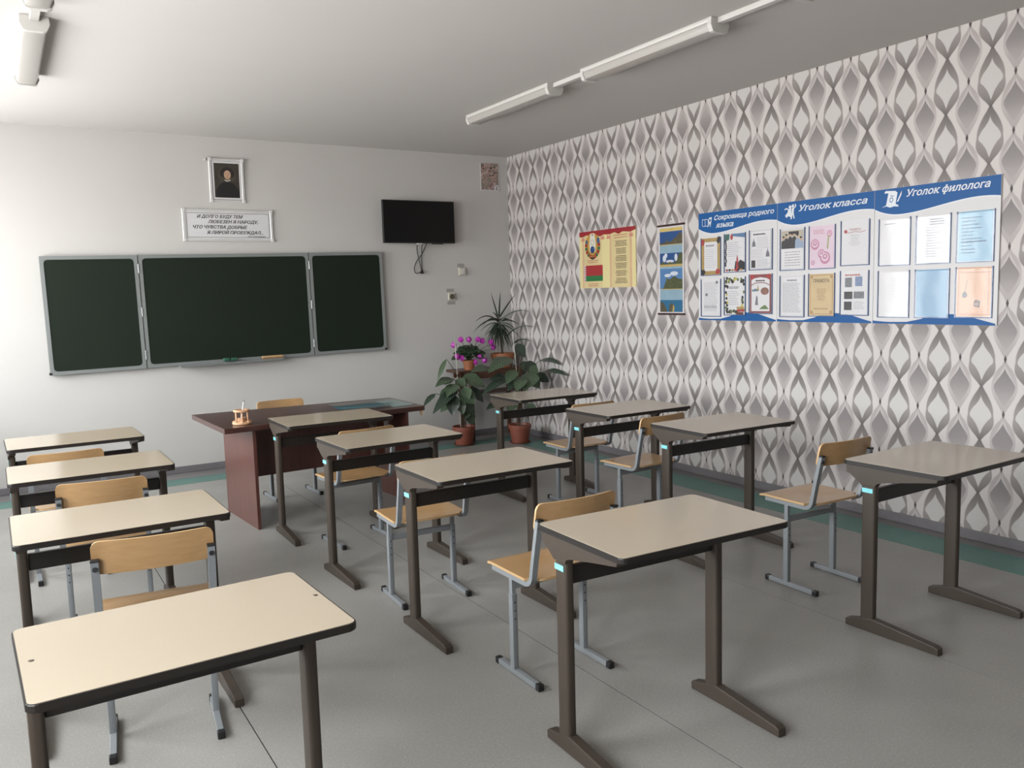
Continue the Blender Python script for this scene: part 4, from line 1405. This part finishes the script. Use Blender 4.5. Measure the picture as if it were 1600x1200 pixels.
# carved pencil holder
ph = empty('pencil_holder', (-3.585, -2.30, TZ1), 0, 'carved pale wooden pencil holder with little columns, on teacher\'s desk left end', 'pencil holder')
MB().lathe([(0, 0), (.060, 0), (.066, .006), (.064, .014), (.054, .018), (.046, .022), (0, .022)], seg=28).build('base', m_pine, ph, smooth=True)
b = MB()
for k in range(7):
    a = 2 * PI * k / 7
    b.ball((.05 * math.cos(a), .05 * math.sin(a), .016), .015, .015, .011, u=8, v=6)
b.build('carved_petals', m_pine, ph, smooth=True)
for k in range(6):
    a = 2 * PI * k / 6 + .35
    MB().lathe([(0, .018), (.007, .018), (.0055, .028), (.0045, .045), (.0055, .055), (.0045, .066), (.0055, .088), (0, .088)], (.043 * math.cos(a), .043 * math.sin(a), 0), 8).build('column', m_pine, ph, smooth=True)
MB().lathe([(.036, .086), (.054, .086), (.056, .092), (.052, .1), (.036, .1), (.036, .086)], seg=28).build('top_ring', m_pine, ph, smooth=True)
MB().lathe([(0, .022), (.03, .022), (.03, .045), (.026, .045), (.026, .025), (0, .025)], seg=16).build('inner_cup', m_pine, ph, smooth=True)
pc = empty('pencil', (-3.592, -2.292, TZ1 + .026), 0, 'white pencil with grey tip leaning in the carved holder', 'pencil')
pc.rotation_euler = (-.05, .23, 0)
MB().tube([(0, 0, 0), (0, 0, .125)], .0042, 8).build('barrel', m_standw, pc)
MB().tube([(0, 0, .125), (0, 0, .142)], .0042, 8, taper=.35).build('tip', mat('pencil_tip', (108, 108, 104), .5), pc)

# ------------------------------------------------------------------ bench and potted plants in the corner
LEFT_LEAVES=[((-1.043, -0.4, 0.907), (-1.185, -0.46, 0.679), 0.043), ((-0.989, -0.42, 0.703), (-1.235, -0.51, 0.644), 0.089), ((-1.018, -0.44, 0.628), (-1.201, -0.52, 0.465), 0.086), ((-0.958, -0.46, 0.596), (-1.307, -0.58, 0.383), 0.103), ((-1.194, -0.42, 0.562), (-1.364, -0.48, 0.448), 0.051), ((-0.856, -0.4, 0.713), (-0.639, -0.48, 0.593), 0.137), ((-0.928, -0.48, 0.58), (-0.842, -0.61, 0.441), 0.143), ((-0.797, -0.42, 0.593), (-0.644, -0.44, 0.425), 0.096), ((-1.021, -0.5, 0.54), (-1.079, -0.56, 0.344), 0.121), ((-0.861, -0.42, 0.431), (-0.753, -0.44, 0.298), 0.101), ((-0.809, -0.38, 0.363), (-0.754, -0.39, 0.189), 0.096), ((-1.021, -0.4, 0.458), (-1.129, -0.4, 0.36), 0.079), ((-0.941, -0.42, 0.692), (-0.889, -0.5, 0.615), 0.101), ((-0.99, -0.48, 0.65), (-1.142, -0.58, 0.544), 0.107), ((-0.916, -0.52, 0.619), (-0.91, -0.62, 0.498), 0.1), ((-0.959, -0.5, 0.491), (-0.956, -0.56, 0.339), 0.086), ((-1.005, -0.42, 0.704), (-1.11, -0.48, 0.653), 0.079), ((-0.761, -0.4, 0.39), (-0.859, -0.42, 0.27), 0.08)]
RIGHT_LEAVES=[((-0.489, -0.78, 0.898), (-0.869, -0.95, 0.788), 0.131), ((-0.718, -0.8, 0.795), (-1.063, -0.95, 0.809), 0.105), ((-0.499, -0.76, 0.705), (-0.804, -0.86, 0.704), 0.079), ((-0.475, -0.72, 0.7), (-0.867, -0.8, 0.551), 0.086), ((-0.446, -0.85, 0.693), (-0.652, -0.95, 0.59), 0.092), ((-0.278, -0.88, 0.739), (-0.481, -1.0, 0.587), 0.143), ((-0.258, -0.68, 0.841), (-0.119, -0.7, 0.671), 0.124), ((-0.188, -0.74, 0.701), (-0.055, -0.82, 0.628), 0.109), ((-0.053, -0.62, 0.832), (-0.051, -1.05, 0.813), 0.062), ((-0.057, -0.66, 0.701), (-0.056, -1.17, 0.711), 0.068), ((-0.335, -0.62, 1.026), (-0.249, -0.66, 0.891), 0.114), ((-0.653, -0.78, 0.44), (-0.85, -0.86, 0.41), 0.074), ((-0.47, -0.82, 0.434), (-0.616, -0.88, 0.376), 0.086), ((-0.288, -0.76, 0.411), (-0.231, -0.8, 0.293), 0.087), ((-0.269, -0.6, 0.823), (-0.179, -0.62, 0.744), 0.103), ((-0.631, -0.78, 0.844), (-0.745, -0.84, 0.911), 0.085), ((-0.488, -0.84, 0.781), (-0.657, -0.95, 0.661), 0.106), ((-0.293, -0.8, 0.793), (-0.214, -0.86, 0.733), 0.101), ((-0.427, -0.9, 0.709), (-0.589, -1.02, 0.591), 0.113), ((-0.275, -0.82, 0.677), (-0.236, -0.9, 0.579), 0.101), ((-0.479, -0.72, 0.83), (-0.647, -0.78, 0.859), 0.086)]
FLOWERS=[(-0.923, -0.32, 1.04), (-0.815, -0.32, 1.092), (-0.716, -0.32, 1.087), (-0.624, -0.32, 1.082), (-0.565, -0.32, 1.064), (-0.455, -0.32, 1.043), (-0.431, -0.32, 0.99), (-0.823, -0.32, 0.896), (-0.649, -0.32, 0.847), (-0.597, -0.32, 0.896), (-0.556, -0.32, 0.856), (-0.863, -0.32, 0.92)]
SPIKES=[((-0.312, -0.24, 1.296), (-0.329, -0.12, 1.575)), ((-0.303, -0.24, 1.318), (-0.36, -0.38, 1.58)), ((-0.294, -0.24, 1.31), (-0.083, -0.24, 1.553)), ((-0.313, -0.24, 1.289), (-0.319, -0.12, 1.356)), ((-0.314, -0.24, 1.259), (-0.675, -0.38, 1.276)), ((-0.313, -0.24, 1.274), (-0.627, -0.24, 1.154)), ((-0.314, -0.24, 1.244), (-0.474, -0.12, 1.158)), ((-0.315, -0.24, 1.229), (-0.539, -0.38, 1.079)), ((-0.296, -0.24, 1.258), (-0.052, -0.45, 1.363)), ((-0.296, -0.24, 1.258), (-0.056, -0.28, 1.203)), ((-0.297, -0.24, 1.243), (-0.173, -0.38, 1.165)), ((-0.297, -0.24, 1.228), (-0.144, -0.24, 1.054)), ((-0.298, -0.24, 1.213), (-0.118, -0.12, 0.971)), ((-0.316, -0.24, 1.199), (-0.476, -0.38, 0.958)), ((-0.316, -0.24, 1.184), (-0.436, -0.24, 0.994)), ((-0.308, -0.24, 1.183), (-0.254, -0.12, 0.925)), ((-0.299, -0.24, 1.183), (-0.338, -0.38, 0.942)), ((-0.299, -0.24, 1.183), (-0.183, -0.24, 0.926)), ((-0.291, -0.24, 1.167), (-0.065, -0.12, 0.921)), ((-0.317, -0.24, 1.168), (-0.459, -0.38, 0.942)), ((-0.213, -0.24, 1.095), (-0.053, -0.54, 1.193)), ((-0.136, -0.24, 1.008), (-0.056, -0.51, 1.028)), ((-0.304, -0.24, 1.273), (-0.602, -0.38, 1.215)), ((-0.295, -0.24, 1.28), (-0.12, -0.24, 1.235)), ((-0.314, -0.24, 1.244), (-0.424, -0.12, 1.11)), ((-0.297, -0.24, 1.228), (-0.123, -0.38, 1.072)), ((-0.314, -0.24, 1.244), (-0.43, -0.24, 0.934)), ((-0.298, -0.24, 1.198), (-0.218, -0.12, 0.923))]

bn = empty('plant_bench', (-.465, -.20, 0), 0, 'low dark wooden bench carrying two potted plants in the corner', 'bench')
MB().box(-.405, .415, -.14, .16, .738, .765, bevel=.004).build('bench_top', m_bench, bn)
for x in (-.245, .35):
    for y in (-.11, .12):
        MB().box(x - .018, x + .018, y - .018, y + .018, 0, .738).build('leg', m_bench, bn)
MB().box(-.33, .38, -.135, -.117, .67, .738).build('apron', m_bench, bn)
MB().box(-.33, .38, .117, .135, .67, .738).build('apron', m_bench, bn)
MB().box(-.24, .345, -.10, .11, .50, .518).build('lower_shelf', m_bench, bn)

def leaf_mesh(base, tip, width, droop=.12, up=(-.35, -.6, .72), n=9, fold=.22, th=False):
    base, tip = Vector(base), Vector(tip)
    d = tip - base
    L = d.length
    t = d.normalized()
    u = Vector(up)
    u = (u - t * u.dot(t)).normalized()
    s = t.cross(u)
    m = MB()
    uvs = []
    rows = []
    for i in range(n + 1):
        q = i / n
        w_ = width * .5 * (math.sin(PI * min(1, q * .98 + .02) ** .78) ** .85) if 0 < i < n else width * .02
        c = t * (L * q) + u * (droop * L * math.sin(PI * q) * .9)
        row = []
        for j in range(5):
            v = j / 2 - 1
            row.append(m.bm.verts.new(c + s * (w_ * v) + u * (-fold * w_ * (1 - abs(v)) + .06 * w_ * math.sin(q * 17) * abs(v))))
            uvs.append((q, (v + 1) / 2))
        rows.append(row)
    lay = m.bm.loops.layers.uv.new('UVMap')
    idx = {v: k for k, v in enumerate(x for r in rows for x in r)}
    for a, b_ in zip(rows, rows[1:]):
        for j in range(4):
            f = m.bm.faces.new((a[j], a[j + 1], b_[j + 1], b_[j]))
            for l in f.loops:
                l[lay].uv = uvs[idx[l.vert]]
    return m

def pot(parent, r0, r1, h, rim, m):
    MB().lathe([(0, 0), (r0, 0), (r1, h - rim), (r1 + .007, h - rim), (r1 + .010, h), (r1 - .004, h), (r1 - .006, h - .02), (r0 * .9, .02), (0, .02)], seg=28).build('pot', m, parent, smooth=True, angle=35)
    MB().lathe([(0, h - .022), (r1 - .004, h - .024), (r1 - .02, h - .028)], seg=20).build('soil', m_soil, parent)
def arc(a, b_, lift, n=7):
    a, b_ = Vector(a), Vector(b_)
    mid = (a + b_) / 2 + Vector((0, 0, lift))
    return [(1 - k / n) ** 2 * a + 2 * (k / n) * (1 - k / n) * mid + (k / n) ** 2 * b_ for k in range(n + 1)]
def floor_plant(loc, leaves, stake, label, dark):
    t = empty('potted_plant', loc, 0, label, 'potted plant')
    o = Vector(loc)
    pot(t, .085, .112, .195, .04, m_terra)
    MB().lathe([(0, 0), (.10, 0), (.112, .012), (.104, .012), (.095, .005), (0, .005)], seg=24).build('saucer', m_terra, t)
    top = Vector((0, -.03, .62))
    for k in range(3):
        MB().tube(arc((.03 * (k - 1), .01 * k, .17), (.035 * (k - 1), -.03, .50 + .1 * k), 0), .0065, 8, taper=.6).build('stalk', m_trunk, t, smooth=True)
    for k, (b_, p, w_) in enumerate(leaves):
        lb = Vector(b_) - o
        lp = Vector(p) - o
        lf = leaf_mesh((0, 0, 0), lp - lb, w_ * 1.22).build('leaf', m_leafd if (k in dark) else m_leaf, t, smooth=True, angle=180, fix=False)
        lf.location = lb
        st_ = Vector((random.uniform(-.03, .03), random.uniform(-.03, .03), max(.2, min(.55, lb.z - .16))))
        path = [q - lb for q in arc(st_, lb, .06 if lb.z > .35 else .1)]
        MB().tube(path, .0045, 6, taper=.7).build('leaf_stem', m_stem, lf, smooth=True)
    MB().tube([Vector(p) - o for p in stake], .004, 6).build('stake', m_stake, t)
    return t
floor_plant((-.875, -.415, 0), LEFT_LEAVES, [(-.90, -.40, .17), (-.925, -.38, 1.069)], 'large-leaved plant in terracotta pot on the floor, left of the bench', (3, 4, 7, 8))
floor_plant((-.36, -.70, 0), RIGHT_LEAVES, [(-.33, -.69, .17), (-.392, -.66, 1.167)], 'spreading large-leaved plant in terracotta pot beside the farthest right desk', (2, 3, 4, 6, 7, 8, 9, 10, 11))
# cyclamen
cy = empty('potted_cyclamen', (-.70, -.255, .765), 0, 'flowering plant with magenta blooms in small pot on the bench', 'potted plant')
pot(cy, .052, .066, .105, .02, m_clay)
oc = Vector((-.70, -.255, .765))
for k in range(42):
    a = k * 2.4
    rr = .05 + .1 * ((k * 37) % 42) / 42
    z = .13 + .17 * (1 - rr / .17) + random.uniform(-.02, .02)
    b_ = Vector((rr * .55 * math.cos(a), rr * .4 * math.sin(a), z))
    p = Vector((rr * 1.38 * math.cos(a), rr * 1.0 * math.sin(a), z + random.uniform(-.05, .02)))
    lf = leaf_mesh((0, 0, 0), p - b_, .10, .15, (-.2, -.5, .8), 6).build('leaf', m_cyc, cy, smooth=True, angle=180, fix=False)
    lf.location = b_
    MB().tube([q - b_ for q in arc((0, 0, .09), b_, .01, 4)], .002, 5).build('leaf_stem', m_stem, lf)
def petals():
    m = MB()
    for k in range(5):
        a = 2 * PI * k / 5
        d = Vector((math.cos(a), math.sin(a), 0))
        s = Vector((-math.sin(a), math.cos(a), 0))
        rows = []
        for i, (r, z, w_) in enumerate(((.006, 0, .006), (.016, .008, .013), (.022, .024, .018), (.020, .042, .014), (.016, .052, .003))):
            rows.append([m.bm.verts.new(d * r + s * (w_ * v) + Vector((0, 0, z - .004 * v * v))) for v in (-1, 0, 1)])
        for p, q in zip(rows, rows[1:]):
            for j in range(2):
                m.bm.faces.new((p[j], p[j + 1], q[j + 1], q[j]))
    m.ball((0, 0, 0), .008, .008, .007, u=8, v=6)
    return m
fl0 = petals().build('flower', m_petal, cy, smooth=True, angle=180, fix=False)
for k, p in enumerate(FLOWERS):
    f = fl0 if k == 0 else fl0.copy()
    if k:
        COL.objects.link(f)
    f.location = Vector(p) - oc - Vector((0, 0, .02))
    f.rotation_euler = (random.uniform(-.5, .5), random.uniform(-.5, .5), random.uniform(0, 6))
    f.scale = (1.15, 1.15, 1.1)
    lo_ = Vector(f.location)
    MB().tube(arc((random.uniform(-.02, .02), random.uniform(-.02, .02), .1), lo_, .06 if lo_.z > .2 else .12, 6), .0022, 5).build('flower_stem', m_stem, cy, smooth=True)
# dracaena
dr = empty('potted_dracaena', (-.262, -.225, .765), 0, 'spiky plant with long narrow arching leaves in clay pot on the bench', 'potted plant')
od = Vector((-.262, -.225, .765))
pot(dr, .092, .122, .15, .045, m_clay)
MB().tube([(0, 0, .12), (-.02, -.005, .3), (-.045, -.01, .56)], .012, 8, taper=.8).build('trunk', m_trunk, dr, smooth=True)
for k in range(30):                        # the inner crown hangs down round the trunk
    a = k * 2.4
    r_ = .05 + .10 * ((k * 7) % 10) / 10
    h_ = .50 - .012 * (k % 10)
    tip_ = od + Vector((-.045 + r_ * 1.25 * math.cos(a), -.01 + r_ * math.sin(a), .20 + .018 * (k % 9)))
    SPIKES.append((od + Vector((-.04, -.01, h_)), tip_))
for a_, b_ in SPIKES:
    a_, b_ = Vector(a_) - od, Vector(b_) - od
    L = (b_ - a_).length
    rise = b_.z - a_.z
    pa = arc(a_, b_, .02 if rise > .15 else L * .32, 9)
    m = MB()
    rows = []
    for i, q in enumerate(pa):
        tt = (pa[min(i + 1, 9)] - pa[max(i - 1, 0)]).normalized()
        s = tt.cross(Vector((-.3, -.85, .35))).normalized()
        w_ = .0085 * (1 - (i / 9) ** 2.2) + .0006
        nn = s.cross(tt)
        rows.append([m.bm.verts.new(q - s * w_), m.bm.verts.new(q - nn * w_ * .5), m.bm.verts.new(q + s * w_)])
    for p, q in zip(rows, rows[1:]):
        for j in range(2):
            m.bm.faces.new((p[j], p[j + 1], q[j + 1], q[j]))
    m.build('leaf', m_spike, dr, smooth=True, angle=180, fix=False)
